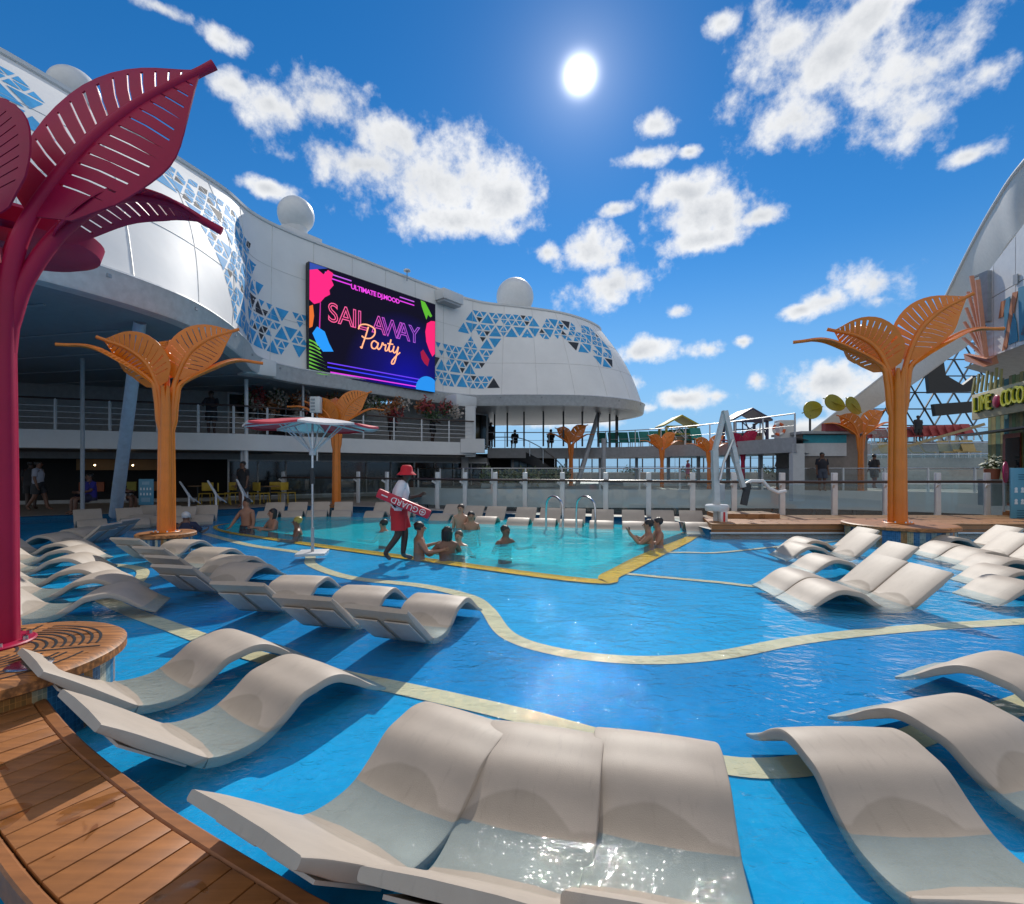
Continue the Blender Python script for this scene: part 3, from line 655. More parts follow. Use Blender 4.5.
# ------------------------------------------------------------------ LED screen
def led_screen():
    tl, tr_, bl = at(313, 265, 20.15), at(433, 306, 25.1), at(306.5, 372.6, 20.0)
    br = at(432, 392.7, 25.05)
    O = (bl+br)/2; X = (br-bl).normalized(); Wd = (br-bl).length; Hh = (tl.z-bl.z)
    n = Vector((X.y, -X.x, 0)); O = O+n*.22
    M = frame(O-X*Wd/2, X, (0, 0, 1))
    r = thing('led_screen', 'big outdoor screen glowing with a neon Sail Away Party picture', 'screen'); r.matrix_world = M
    MB().box((Wd/2, Hh/2, -.14), (Wd+.06, Hh+.06, .26)).build('housing', DARK, r)
    def em(name, c, s): return mat('screen_'+name, (.004, .004, .004), .6, var=0, emit=c, estr=s, spec=.05)
    # lit panel: black with a blue glow low on the right, as shown by the picture on it
    pm = bpy.data.materials.new('screen_panel'); pm.use_nodes = True; nt = pm.node_tree; N, L = nt.nodes, nt.links; p = N['Principled BSDF']
    p.inputs['Base Color'].default_value = (.004, .004, .005, 1); p.inputs['Roughness'].default_value = .6; p.inputs['Specular IOR Level'].default_value = .08
    tc = N.new('ShaderNodeTexCoord'); sb = N.new('ShaderNodeVectorMath'); sb.operation = 'SUBTRACT'; L.new(tc.outputs['Object'], sb.inputs[0]); sb.inputs[1].default_value = (Wd*.74, Hh*.06, 0)
    ln = N.new('ShaderNodeVectorMath'); ln.operation = 'LENGTH'; L.new(sb.outputs[0], ln.inputs[0])
    rp = N.new('ShaderNodeValToRGB'); mr = N.new('ShaderNodeMapRange'); L.new(ln.outputs['Value'], mr.inputs[0]); mr.inputs[2].default_value = 3.6; L.new(mr.outputs[0], rp.inputs[0])
    e = rp.color_ramp.elements; e[0].color = (.004, .004, .30, 1); e[1].color = (.004, .003, .012, 1); e[1].position = .95
    x = e.new(.45); x.color = (.005, .004, .12, 1)
    L.new(rp.outputs[0], p.inputs['Emission Color']); p.inputs['Emission Strength'].default_value = 1.0
    MB().box((Wd/2, Hh/2, -.006), (Wd, Hh, .012)).build('panel', pm, r)
    P = lambda u, v, z=.004: (u*Wd, v*Hh, z)
    def flat(pts, name, c, s=1.0, z=.003): return MB().slab([P(u, v, z) for u, v in pts], (0, 0, .003)).build(name, em(name, c, s), r)
    def glow_line(a, b, name, c, w=.03, z=.003): return MB().bar(P(*a, z), P(*b, z), w, .004).build(name, em(name+'_%d' % int(c[2]*100), c, 1.0), r)
    for a, b, c in (((.1, .955), (.285, .955), (.5, .12, .75)), ((.1, .915), (.285, .915), (.75, .05, .8)), ((.67, .955), (.80, .955), (.25, .15, .75)), ((.67, .915), (.80, .915), (.65, .06, .8)),
                    ((.12, .115), (.90, .115), (.14, .05, .9)), ((.12, .075), (.90, .075), (.05, .05, .95)), ((.14, .03), (.86, .03), (.10, .05, .8))): glow_line(a, b, 'neon_bar', c, .05)
    xform(text_mb('ULTIMATE DJ.MOOD', .30, bold=.009, spacing=.92), Matrix.Translation((Wd*.475, Hh*.90, .006))).build('heading_text', em('heading', (.80, .06, .75), 1.0), r)
    # neon outline letters, pink turning violet to the right
    cols = [(.80, .10, .26), (.76, .10, .28), (.72, .09, .28), (.68, .09, .30), None, (.55, .08, .42), (.42, .07, .50), (.36, .07, .52), (.30, .08, .55)]
    xs = [.155, .245, .308, .365, 0, .495, .605, .705, .80]; s = 'SAIL AWAY'
    for ch, c, xx in zip(s, cols, xs):
        if ch == ' ': continue
        lt = text_mb(ch, 1.15, outline=.022)
        xform(lt, Matrix.Translation((Wd*xx, Hh*.585, .02)) @ Matrix.Diagonal((.93, 1, .4, 1)))
        lt.build('letter', em('letter_%d' % int(c[0]*100), c, 1.1), r)
    # the script word, drawn as tubes
    PT = [[(.335,.50),(.35,.545),(.40,.565),(.455,.545),(.46,.49),(.43,.44),(.385,.425),(.36,.44)], [(.41,.545),(.39,.45),(.365,.345),(.36,.32),(.35,.33)],
          [(.485,.405),(.455,.42),(.435,.385),(.44,.345),(.465,.345),(.485,.385),(.487,.41),(.482,.36),(.495,.345),(.515,.385),(.523,.42),(.535,.40),(.55,.405),(.545,.36),(.55,.345),(.565,.36),(.585,.43),(.592,.475),(.578,.39),(.58,.35),(.60,.355),(.615,.39),(.618,.415),(.612,.36),(.625,.345),(.645,.38),(.655,.415),(.64,.32),(.62,.235),(.60,.225),(.605,.26),(.64,.32),(.67,.36)], [(.565,.425),(.61,.43)]]
    for i, st in enumerate(PT):
        MB().tube([P(u, v, .045) for u, v in cr(st, 6)], .03, 6).build('script_stroke', em('script', (1.0, .42, .22), 1.15), r)
    # tropical leaves round the edges
    flat([(0,.66),(.0,.93),(.05,.96),(.09,.93),(.12,.985),(.155,.97),(.145,.90),(.16,.86),(.13,.80),(.135,.76),(.10,.72),(.07,.66),(.03,.63)], 'pink_leaf', (.85, .02, .20))
    flat([(.0,.93),(.0,1),(.12,1),(.06,.965)], 'navy_leaf', (.03, .07, .35))
    flat([(.062,.42),(.068,.66),(.074,.66),(.07,.42)], 'leaf_stem', (.45, .03, .3))
    flat([(.0,.40),(.0,.60),(.022,.62),(.03,.52),(.02,.42)], 'orange_leaf', (.70, .15, .03))
    flat([(.02,.36),(.05,.43),(.10,.40),(.13,.30),(.16,.23),(.09,.21),(.05,.27)], 'sky_blue_leaf', (.02, .28, .85))
    for k in range(9):
        v0 = .01+k*.034; flat([(0, v0), (.0, v0+.018), (.075, v0+.005-.02), (.15-.012*k, v0-.03 if v0 > .04 else .002), (.07, v0-.012 if v0 > .02 else .0)], 'green_frond', (.13, .42, .05))
    flat([(.86,.995),(.90,.99),(.945,.91),(.97,.86),(.955,.84),(.93,.86),(.915,.80),(.89,.87),(.87,.93)], 'green_leaf', (.10, .42, .03))
    flat([(.905,.66),(.92,.76),(.96,.80),(1.0,.81),(1.0,.44),(.975,.40),(.945,.46),(.915,.55)], 'magenta_leaf', (.85, .02, .16))
    flat([(.86,.42),(.885,.455),(.92,.40),(.945,.36),(.93,.28),(.90,.30),(.87,.35)], 'crimson_leaf', (.30, .01, .05))
    flat([(.82,.0)]+[(.93+.115*math.cos(R(a)), .0+.165*math.sin(R(a))) for a in range(170, 45, -8)]+[(1.0,.13),(1.0,.0)], 'blue_disc', (.02, .25, .75), z=.010)
led_screen()

# ------------------------------------------------------------------ right side: sweeping arch, white building, lattice, terrace
def arch():
    U = [(806,436,41),(851,401,37),(900,362,33),(930,329,28),(945,299,24),(970,249,20),(996,203,17),(1024,163,15),(1110,70,12.5),(1300,-120,10)]
    Lw = [(828,440,41),(872,409,37),(908,387,33),(944,361,28.5),(969,341,25),(985,290,20.4),(1003,250,17.6),(1030,221,15.6),(1120,150,13),(1320,0,10.3)]
    u = cr([tuple(at(*p)) for p in U], 8); l = cr([tuple(at(*p)) for p in Lw], 8)
    r = thing('sweeping_arch', 'huge cream white arch sweeping from the far deck to the top right', 'arch', (18, 20, 0))
    inv = Matrix.Translation((-18, -20, 0)); off = Vector((.5, .35, .15))
    rows = []
    for a, b in zip(u, l):
        a, b = Vector(a), Vector(b)
        rows.append([a, a.lerp(b, .5)+Vector((-.12, -.06, -.05)), b, b+off, a+off, a])
    xform(MB().grid(rows), inv).build('arch_band', mat('arch_white', (.72, .69, .64), .5, var=.06), r)
    xform(MB().tube([Vector(p)+Vector((0, 0, .03)) for p in u], .07, 8), inv).build('edge_trim', WHITE, r)
arch()
def right_building():
    r = thing('white_building', 'white panelled building at the right edge with orange and teal stripes above a planked bar', 'building', (17, 16, 0)); inv = Matrix.Translation((-17, -16, 0))
    def B(mb, name, m, par=r, **k): return xform(mb, inv).build(name, m, par, **k)
    A, Bp = Vector((17.35, 18.0)), Vector((14.6, 11.0)); d = (Bp-A).normalized(); n = Vector((d.y, -d.x)); zb = 3.97+EYE
    n = n if n.x < 0 else -n
    def P(s, z, o=0): p = A+d*s+n*o; return Vector((p.x, p.y, z))
    Ln = (Bp-A).length
    for k in range(6):
        s0, s1 = Ln*k/6+.012, Ln*(k+1)/6-.012
        for z0, z1 in ((zb, zb+2.05), (zb+2.08, zb+9)):
            ta, tb_ = min(z1, zb+2.75+.36*s0), min(z1, zb+2.75+.36*s1)
            B(MB().slab([P(s0, z0), P(s1, z0), P(s1, tb_), P(s0, ta)], (.12, .05, 0)), 'wall_panel', mat('panel_white', (.74, .73, .71), .4, var=.05))
    B(MB().slab([P(-.1, zb-.02, -.08), P(Ln, zb-.02, -.08), P(Ln, zb+2.6+.36*Ln, -.08), P(-.1, zb+2.6, -.08)], (.4, .1, 0)), 'wall', GREY)
    B(MB().add([P(-.8, zb-.01, .0), P(Ln, zb-.01, .0), P(Ln, zb-.35, -2.4), P(-1.0, zb-.55, -1.4)], [(0, 1, 2, 3)]), 'soffit', mat('soffit_white', (.55, .55, .55), .5))
    def ray(u, v, o=.02):
        D = at(u, v, 1)-Vector((0, 0, EYE)); Q = A+n*o; k = (Q.dot(n))/(D.x*n.x+D.y*n.y); return Vector((0, 0, EYE))+D*k
    for pl, m in (([(998.9,318.5),(1003.3,316.6),(1006.5,299.8),(1001.5,301.6)], 'o'), ([(1004.2,299.8),(1010.4,296.3),(1009.5,318.4),(1005.3,343)], 't'), ([(1013,292.7),(1018.4,291),(1006.9,348.5),(1002.4,351)], 'o'),
                  ([(1018.6,288),(1030,284),(1030,338),(1020,341.5)], 't'), ([(1013,310),(1016.5,322),(1018.3,341),(1008.6,345.2)], 't'), ([(1021,335),(1034,300),(1040,300),(1036,338)], 'o'), ([(1044,290),(1052,288),(1046,333),(1040,336)], 't')):
        q = [ray(*p) for p in pl]; B(MB().slab(q, Vector((n.x, n.y, 0))*.015), 'stripe', mat('stripe_orange', (.50, .17, .06), .5) if m == 'o' else mat('stripe_teal', (.02, .20, .33), .5))
    q = [ray(1014,275), ray(1018.5,273.6), ray(1018.5,283.5), ray(1014,285)]; B(MB().slab(q, Vector((n.x, n.y, 0))*.03), 'vent', GREY)
    # planked bar front beneath
    k = 0; s = .2
    C = [(.20,.22,.08),(.32,.27,.09),(.10,.20,.12),(.25,.24,.10),(.06,.20,.22),(.28,.25,.13),(.14,.22,.08)]
    while s < Ln:
        w = random.uniform(.16, .3); zt = zb-.75-.1*random.random()
        B(MB().slab([P(s, .3, -.3), P(s+w-.015, .3, -.3), P(s+w-.015, zt, -.3), P(s, zt, -.3)], (.05, .02, 0)), 'plank', mat('bar_plank_%d' % (k % 7), C[k % 7], .65, var=.3, nscale=3)); s += w; k += 1
    B(MB().bar(P(-.6, 2.85, .05), P(Ln, 2.85, .05), .45, .06), 'shelf', DARK)
    B(MB().slab([P(1.3, .3, -.22), P(2.3, .3, -.22), P(2.3, 2.75, -.22), P(1.3, 2.75, -.22)], (.05, .02, 0)), 'door', mat('red_door', (.30, .06, .03), .5)); B(MB().slab([P(1.5, .4, -.2), P(2.3, .4, -.2), P(2.3, 2.6, -.2), P(1.5, 2.6, -.2)], (.02, .01, 0)), 'door_pane', DGLASS)
    # sign and things over it
    def sgn():
        t = thing('bar_sign', 'cream sign board with yellow letters LIME & COCO over the planked bar', 'sign', P(-.75, zb-1.72, .1))
        M = Matrix.Rotation(math.atan2(d.y, d.x), 4, 'Z')
        t.matrix_world = Matrix.Translation(P(0.05, zb-2.02, .1)) @ frame(Vector((0, 0, 0)), (d.x, d.y, 0), (0, 0, 1))
        MB().box((2.1, .35, -.06), (4.3, .95, .1)).build('board', mat('sign_cream', (.46, .40, .24), .6), t, bevel=.02)
        for w, x in (('LIME', .82), ('COCO', 2.62)):
            for i, ch in enumerate(w):
                xx = x+(-1.5+i)*.30; dz = .02*((i*7) % 3)
                xform(text_mb(ch, .62, .05), Matrix.Translation((xx+.02, .36+dz, .02)) @ Matrix.Diagonal((.95, 1.35, 1, 1))).build('letter_shadow', mat('sign_green', (.03, .08, .02), .5), t)  # dark green outline behind each yellow letter
                xform(text_mb(ch, .60, .06), Matrix.Translation((xx, .37+dz, .06)) @ Matrix.Diagonal((.88, 1.3, 1, 1))).build('letter', mat('sign_yellow', (.62, .60, .04), .45), t)
        MB().ball((1.72, .36, .05), .2, 16, 10, (1, 1.15, .35)).build('fruit', mat('sign_crimson', (.42, .02, .06), .4), t)
        for k in range(7): MB().bar((-.05+k*.3, .85, -.03), (.1+k*.28, 1.45+.1*(k % 2), -.05), .1, .05).build('slat', mat('thatch_slat', (.34, .31, .12), .7), t)
    sgn()
    # coral fin sculpture on the corner
    t = thing('leaf_emblem', 'coral coloured fan of metal fins with louvres on the corner of the white building', 'sculpture', P(-.5, zb, .2)); i2 = Matrix.Translation(-P(-.5, zb, .2))
    co = mat('coral_paint', (.62, .27, .16), .45)
    base = ray(986, 358, .35)
    for (u, v, w) in ((971.5, 276, .16), (968, 292, .12), (966.2, 308, .12), (964.4, 322, .12), (963.5, 338, .13)):
        tip = ray(u, v, .45); xform(MB().bar(base, tip, .05, w*.75, up=(n.x, n.y, 0)), i2).build('fin', co, t)
    g = ray(983, 300, .3); xform(MB().bar(ray(986, 356, .3), ray(977.5, 280, .5), .07, .12, up=(n.x, n.y, 0)), i2).build('spine', co, t)
    xform(MB().slab([ray(963.5, 354, .5), ray(986, 359, .5), ray(991, 356, .2), ray(993, 364, .2), ray(984, 367, .5), ray(965, 361, .5)], (.3, .1, .05)), i2).build('bracket', co, t)
    lv = MB()
    for k in range(12):
        v = 275+k*6.6; lv.bar(ray(972+.3*k, v+3, .12), ray(984+.1*k, v-2, .12), .09, .06)
    xform(lv, i2).build('louvre', mat('louvre_grey', (.12, .12, .12), .5), t); xform(MB().bar(ray(986, 272, .1), ray(986, 322, .1), .2, .3), i2).build('louvre_frame', GREY, t)
right_building()

def lattice():
    Y = 36; r = thing('lattice_dome', 'dark triangular steel lattice screen behind the terrace under the arch', 'lattice', at(930, 440, Y)); o = -at(930, 440, Y)
    mb = MB(); u0, u1, v0, v1 = 866, 985, 334, 442; dx, dy = 19.5, 16.5; rows = 7
    def q(u, v): t = (u-925)/60; return at(u, v, Y+3*t*t)+o
    def ok(u, v): return u0 <= u <= u1 and v0 <= v <= v1 and v > 405-(u-866)*.76
    for j in range(rows):
        v = v1-j*dy
        for k in range(8):
            u = u0+k*dx+(dx/2 if j % 2 else 0)
            for (a, b) in (((u, v), (u+dx, v)), ((u, v), (u+dx/2, v-dy)), ((u, v), (u-dx/2, v-dy))):
                if ok(*a) and ok(*b): mb.bar(q(*a), q(*b), .085, .085)
    mb.build('lattice_bars', DARK, r)
    for pl in ([(927,366),(944,362),(946,375),(963,385),(976,375),(976,391),(930,393)], [(934,404),(976,401),(976,412),(936,416)]):
        MB().slab([at(u, v, 34.5)+o for u, v in pl], (0, .3, 0)).build('dark_panel', mat('black_panel', (.012, .012, .013), .5), r)
lattice()

FD = .55      # level of the far deck
def far_deck():
    FAS = cr([(-9, 28.5), (-5, 25.5), (-1.5, 23.6), (3, 23), (8, 22.8), (13, 22.4), (17, 21), (20, 18.6), (21.5, 15)], 8)
    f = thing('far_parapet', 'curved white wall with a band of dark windows across the opening behind the rail', 'wall', (5, 23, 0)); inv = Matrix.Translation((-5, -23, 0))
    xform(MB().grid([[(x, y+.3, FD) for x, y in FAS], [(x, y, FD+.02) for x, y in FAS], [(x, y, FD-.85) for x, y in FAS], [(x, y+.3, FD-.87) for x, y in FAS]]), inv).build('fascia', WHITE, f)
    for i in range(0, len(FAS)-4, 3):
        a, b = FAS[i], FAS[min(i+3, len(FAS)-1)]
        k = xform(MB().add([(a[0], a[1]+.32, FD-.87), (b[0], b[1]+.32, FD-.87), (b[0], b[1]+.32, -2.4), (a[0], a[1]+.32, -2.4)], [(0, 1, 2, 3)]), inv).build('window', DGLASS, f)
        xform(MB().bar((a[0], a[1]+.28, FD-.87), (a[0], a[1]+.28, -2.4), .1, .08), inv).build('window_frame', mat('mid_grey', (.2, .21, .22), .5), k)
    xform(MB().grid([[(x, y+.25, -2.4) for x, y in FAS], [(x, y+.25, -5.5) for x, y in FAS]]), inv).build('lower_wall', WHITE2, f)
    struct(fill([(x, y+.2) for x, y in FAS]+[(50, 15), (50, 80), (-40, 80), (-40, 34), (-14, 31)], [], FD-.01).build('far_deck', mat('far_deck_covering', (.30, .27, .24), .6)))
    # glass rail along the far parapet
    t = thing('glass_railing', 'far glass rail with slim posts on top of the curved white wall', 'railing', (5, 23, FD)); inv = Matrix.Translation((-5, -23, -FD))
    for i in range(2, len(FAS), 3):
        x, y = FAS[i]; xform(MB().box((x, y+.1, FD+.5), (.07, .07, 1.1)), inv).build('railing_post', WHITE2, t)
    xform(MB().tube([(x, y+.1, FD+1.03) for x, y in FAS], .03, 8), inv).build('handrail', STEEL, t)
    xform(MB().grid([[(x, y+.1, FD+.05) for x, y in FAS], [(x, y+.1, FD+.98) for x, y in FAS]]), inv).build('glass_panel', CLEAR, t)
    # second pool beyond
    for (x0, x1, y0, y1) in ((6.5, 16.5, 28, 33), (19, 27, 24.5, 30)):
        p = thing('far_pool', 'raised %s pool on the far deck behind the rail' % ('long pale' if x0 < 10 else 'right hand'), 'pool', (x0, y0, FD))
        MB().box(((x1-x0)/2, (y1-y0)/2, .12), (x1-x0, y1-y0, .3)).build('basin', mat('basin_white', (.55, .56, .56), .5), p)
        MB().box(((x1-x0)/2, (y1-y0)/2, .28), (x1-x0-.5, y1-y0-.5, .04)).build('pool_surface', mat('far_pool_blue', (.05, .36, .50), .08), p)
far_deck()
def near_rail():
    t = thing('pool_railing', 'long glass railing with white posts and dark handrail behind the far row of loungers', 'railing', (4, 15, .1)); inv = Matrix.Translation((-4, -15, -.1))
    P = [Vector((x, y, .1)) for x, y in RAIL]; P = P[1:]
    for i, p in enumerate(P):
        d = (P[min(i+1, len(P)-1)]-P[max(0, i-1)]).normalized(); n = Vector((d.y, -d.x, 0)); rz = math.atan2(d.y, d.x)
        po = xform(MB().box((p.x, p.y, .1+.67), (.15, .09, 1.34), rz=rz), inv).build('railing_post', WHITE2, t, bevel=.012)
        xform(MB().bar(p+Vector((0, 0, .88))-n*.05-d*.02, p+Vector((0, 0, 1.02))+n*.16-d*.12, .05, .07), inv).build('bracket', WHITE2, po)
        if i < len(P)-1:
            q = P[i+1]; a, b = p.lerp(q, .06), p.lerp(q, .94)
            xform(MB().slab([a+Vector((0,0,.1)), b+Vector((0,0,.1)), b+Vector((0,0,1.0)), a+Vector((0,0,1.0))], (0, .015, 0)), inv).build('glass_panel', CLEAR, t)
    xform(MB().tube([p+Vector((0, -.16, 1.08)) for p in P], .038, 8), inv).build('handrail', mat('dark_handrail', (.05, .03, .025), .35), t)
near_rail()

def bridge():
    F = cr([(-1.6, 31.4), (.8, 31.4), (4.2, 31.2), (7.6, 29.5), (9.8, 27), (11.2, 24), (12.2, 20.6)], 8); zt, zb = 1.375+EYE, .72+EYE
    r = thing('bridge_deck', 'curved grey upper deck bridge crossing behind the pool towards the right', 'bridge', (6, 30, 0)); inv = Matrix.Translation((-6, -30, 0))
    top = [(x, y) for x, y in F]; bk = [(x+3.2, y+3.5) for x, y in reversed(F)]
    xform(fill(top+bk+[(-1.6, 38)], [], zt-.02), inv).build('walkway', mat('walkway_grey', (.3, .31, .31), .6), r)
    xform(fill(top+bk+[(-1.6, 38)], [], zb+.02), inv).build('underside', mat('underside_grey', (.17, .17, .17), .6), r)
    xform(MB().grid([[(x, y, zt) for x, y in F], [(x, y, zb) for x, y in F]]), inv).build('fascia', mat('fascia_grey', (.40, .41, .42), .45), r)
    for i in range(0, len(F), 4):
        x, y = F[i]; xform(MB().box((x, y+.1, zt+.5), (.05, .05, 1.05)), inv).build('railing_post', WHITE2, r)
    for z, n, m in ((1.02, 'handrail', WHITE2), (.5, 'rail_wire', WHITE2)): xform(MB().tube([(x, y+.1, zt+z) for x, y in F], .03 if n == 'handrail' else .012, 6), inv).build(n, m, r)
    for i in range(3, len(F)-2, 5):
        x, y = F[i]; xform(MB().box((x+.8, y+1.2, (zb+FD)/2), (.16, .16, zb-FD)), inv).build('support_post', GREY, r)
    xform(MB().box((12.4, 20.9, 1.4), (.5, .3, 2.5)), inv).build('end_pier', WHITE2, r)
    return F, zt
BF, BZ = bridge()
def windscreen():
    r = thing('glass_windscreen', 'tall glass windscreen with dark posts along the far edge of the ship', 'windscreen', (9, 46, FD)); zt = 2.9
    for k in range(30): MB().box((-15+k*1.25, .004*k*k, zt/2), (.10, .10, zt)).build('post', DARK, r)
    for z in (1.2, 2.1): MB().tube([(-15+k*1.25, .004*k*k, z) for k in range(30)], .03, 5).build('rail', DARK, r)
    MB().grid([[(-15+k*1.25, .004*k*k, .1) for k in range(30)], [(-15+k*1.25, .004*k*k, zt-.2) for k in range(30)]]).build('glass_panel', CLEAR, r)
    MB().box((5, -1.5, .35), (42, 1.6, .7)).build('planter_box', mat('planter_grey', (.28, .28, .27), .6), r)
windscreen()
def lounge_chair_mesh(m):
    t = thing('deck_chair', 'x', 'chair')
    MB().bar((0, -.28, .35), (0, .25, .38), .62, .06).bar((0, .22, .36), (0, .62, 1.05), .62, .07).build('seat', m, t)
    for x in (-.28, .28):
        for y in (-.25, .25): MB().bar((x, y, 0), (x, y, .36), .04, .04).build('leg', WHITE2, t)
    return t
teal = mat('teal_fabric', (.02, .22, .19), .7)
c0 = lounge_chair_mesh(teal)
for i in range(10):
    x, y = 6.0+i*.72-.02*i*i, 31.6-.10*i-.034*i*i
    l = 'teal deck chair in the row on the bridge, %s from the left' % ORD[i]
    if i == 0: c0.location = (x, y, BZ); c0['label'] = l; c0['group'] = 'teal deck chairs on the bridge'
    else: copy_tree(c0, (x, y, BZ), None, l)
def pavilion(u, vb, Y, w, h, col, nm):
    b = at(u, vb, Y); r = thing('pavilion', nm, 'pavilion', (b.x, b.y, BZ)); m = mat('pavilion_'+nm.split()[0], col, .5)
    hw, e, pk = w/2, h*.66, h
    for x in (-hw, hw):
        for y in (0, w*.8): MB().box((x, y, e/2), (.12, .12, e)).build('post', m, r)
    MB().slab([(-hw-.2, -.2, e), (0, -.2, pk), (0, w*.8+.2, pk), (-hw-.2, w*.8+.2, e)], (0, 0, .1)).build('roof', m, r); MB().slab([(hw+.2, -.2, e), (0, -.2, pk), (0, w*.8+.2, pk), (hw+.2, w*.8+.2, e)], (0, 0, .1)).build('roof', m, r)
    MB().bar((-hw, 0, e), (hw, 0, e), .12, .12).bar((-hw, 0, e*.62), (hw, 0, e*.62), .06, .06).build('beam', m, r)
    tr = MB()
    for k in range(7):
        a, c = random.uniform(-hw, hw), random.uniform(-hw, hw); tr.bar((a, .1, .4), (c, .1, e), .045, .045)
    tr.build('lattice', WHITE2 if 'yellow' in nm else m, r); MB().box((0, w*.4, .3), (w*.8, w*.6, .5)).build('bench', mat('pavilion_bench', (.3, .2, .12), .6), r)
pavilion(681, 447, 28.6, 1.75, 1.75, (.36, .32, .03), 'yellow gabled pavilion frame on the bridge')
pavilion(751, 440, 25.4, 1.7, 1.75, (.035, .03, .07), 'dark violet gabled pavilion frame on the bridge')
x = thing('cabinet', 'white box cabinet standing on the bridge right of the violet pavilion', 'cabinet', (*at(785, 440, 23.5)[:2], BZ)); MB().box((0, 0, .5), (.8, .5, 1.0)).build('body', WHITE2, x, bevel=.02); MB().box((0, -.26, .5), (.7, .02, .85)).build('door', WHITE, x)
lb = thing('lifebuoy', 'orange and white ring buoy hung on the bridge rail', 'lifebuoy', (*at(779, 437, 23.2)[:2], BZ+.55)); 
for k in range(8):
    a0 = math.pi/4*k; MB().tube([(.26*math.cos(a0+q*math.pi/24), 0, .26*math.sin(a0+q*math.pi/24)) for q in range(7)], .065, 8).build('segment', mat('buoy_orange', (.65, .12, .03), .5) if k % 2 else WHITE, lb)

def stage_block():
    Y = 22.5; a, b = at(803, 434, Y), at(869, 488, Y); r = thing('stage_block', 'low grey deck house with a teal topped white screen at the end of the bridge', 'deck house', (a.x, Y, FD)); inv = Matrix.Translation((-a.x, -Y, -FD))
    w = b.x-a.x
    xform(MB().box((a.x+w/2, Y+1.2, (FD+a.z)/2), (w, 2.2, a.z-FD)), inv).build('wall', mat('taupe_wall', (.22, .19, .17), .6), r)
    xform(MB().box((a.x+w/2, Y+1.1, a.z+.06), (w+.4, 2.6, .12)), inv).build('roof', GREY, r)
    for u0, u1, v0, v1, m in ((804, 847, 443, 456, WHITE2), (804, 847, 435, 443, mat('teal_panel', (.02, .30, .38), .5))):
        p, q = at(u0, v1, Y), at(u1, v0, Y); xform(MB().box(((p.x+q.x)/2, Y+.06, (p.z+q.z)/2), (q.x-p.x, .06, q.z-p.z)), inv).build('screen_panel', m, r)
    xform(MB().box((a.x+w*.55, Y-.05, a.z+.3), (w*.5, .3, .4)), inv).build('red_box', mat('dull_red', (.28, .05, .05), .6), r)
stage_block()

# terrace at the far right
def terrace():
    r = thing('terrace', 'stepped pale terrace under the lattice at the far right with glass front', 'terrace', (22, 28, FD)); inv = Matrix.Translation((-22, -28, -FD))
    tr = [[(866,478,27),(1000,478,24)], [(870,452,30),(1000,448,27)], [(872,436,33),(1000,430,30)]]
    zs = [(FD, FD+.9), (FD+.9, 2.2), (2.2, 3.35)]
    for (p, q), (z0, z1) in zip(tr, zs):
        a, b = at(*p), at(*q)
        xform(MB().slab([(a.x, a.y, z0-.3), (b.x+4, b.y, z0-.3), (b.x+4, b.y, z1), (a.x, a.y, z1)], (0.3, 7, 0)), inv).build('tier', mat('terrace_wall', (.40, .36, .32), .6), r)
        xform(MB().tube([(a.x, a.y-.05, z1+.9), (b.x+4, b.y-.05, z1+.9)], .03, 6), inv).build('handrail', STEEL, r)
        xform(MB().slab([(a.x, a.y-.05, z1+.05), (b.x+4, b.y-.05, z1+.05), (b.x+4, b.y-.05, z1+.85), (a.x, a.y-.05, z1+.85)], (0, .02, 0)), inv).build('glass_panel', CLEAR, r)
    xform(MB().bar(at(905, 447, 27.5), at(985, 424, 25), .12, .14), inv).build('ramp_beam', mat('pale_timber', (.40, .30, .16), .6), r)
terrace()
rose = mat('rose_fabric', (.36, .06, .055), .7); cr0 = lounge_chair_mesh(rose)
for i in range(13):
    p = at(873+i*8.4, 436, 33.3-.28*i); l = 'rose red deck chair on the top terrace, %s from the left' % ORD[i]
    if i == 0: cr0.location = (p.x, p.y, 3.35); cr0['label'] = l; cr0['group'] = 'rose deck chairs on the terrace'
    else: copy_tree(cr0, (p.x, p.y, 3.35), random.uniform(-.2, .2), l)
tan = mat('straw_fabric', (.42, .30, .12), .7); ct0 = lounge_chair_mesh(tan)
for i, (u, Y, z) in enumerate(((889, 30, 2.2), (917, 29.2, 2.2), (930, 28.8, 2.2), (948, 28.2, 2.2), (962, 27.8, 2.2), (972, 27.5, 2.2))):
    p = at(u, 450, Y+.5); l = 'straw coloured chair on the middle terrace, %s from the left' % ORD[i]
    if i == 0: ct0.location = (p.x, p.y, z); ct0['label'] = l; ct0['group'] = 'straw chairs on the middle terrace'
    else: copy_tree(ct0, (p.x, p.y, z), .9 if i in (1, 2) else -.3, l)

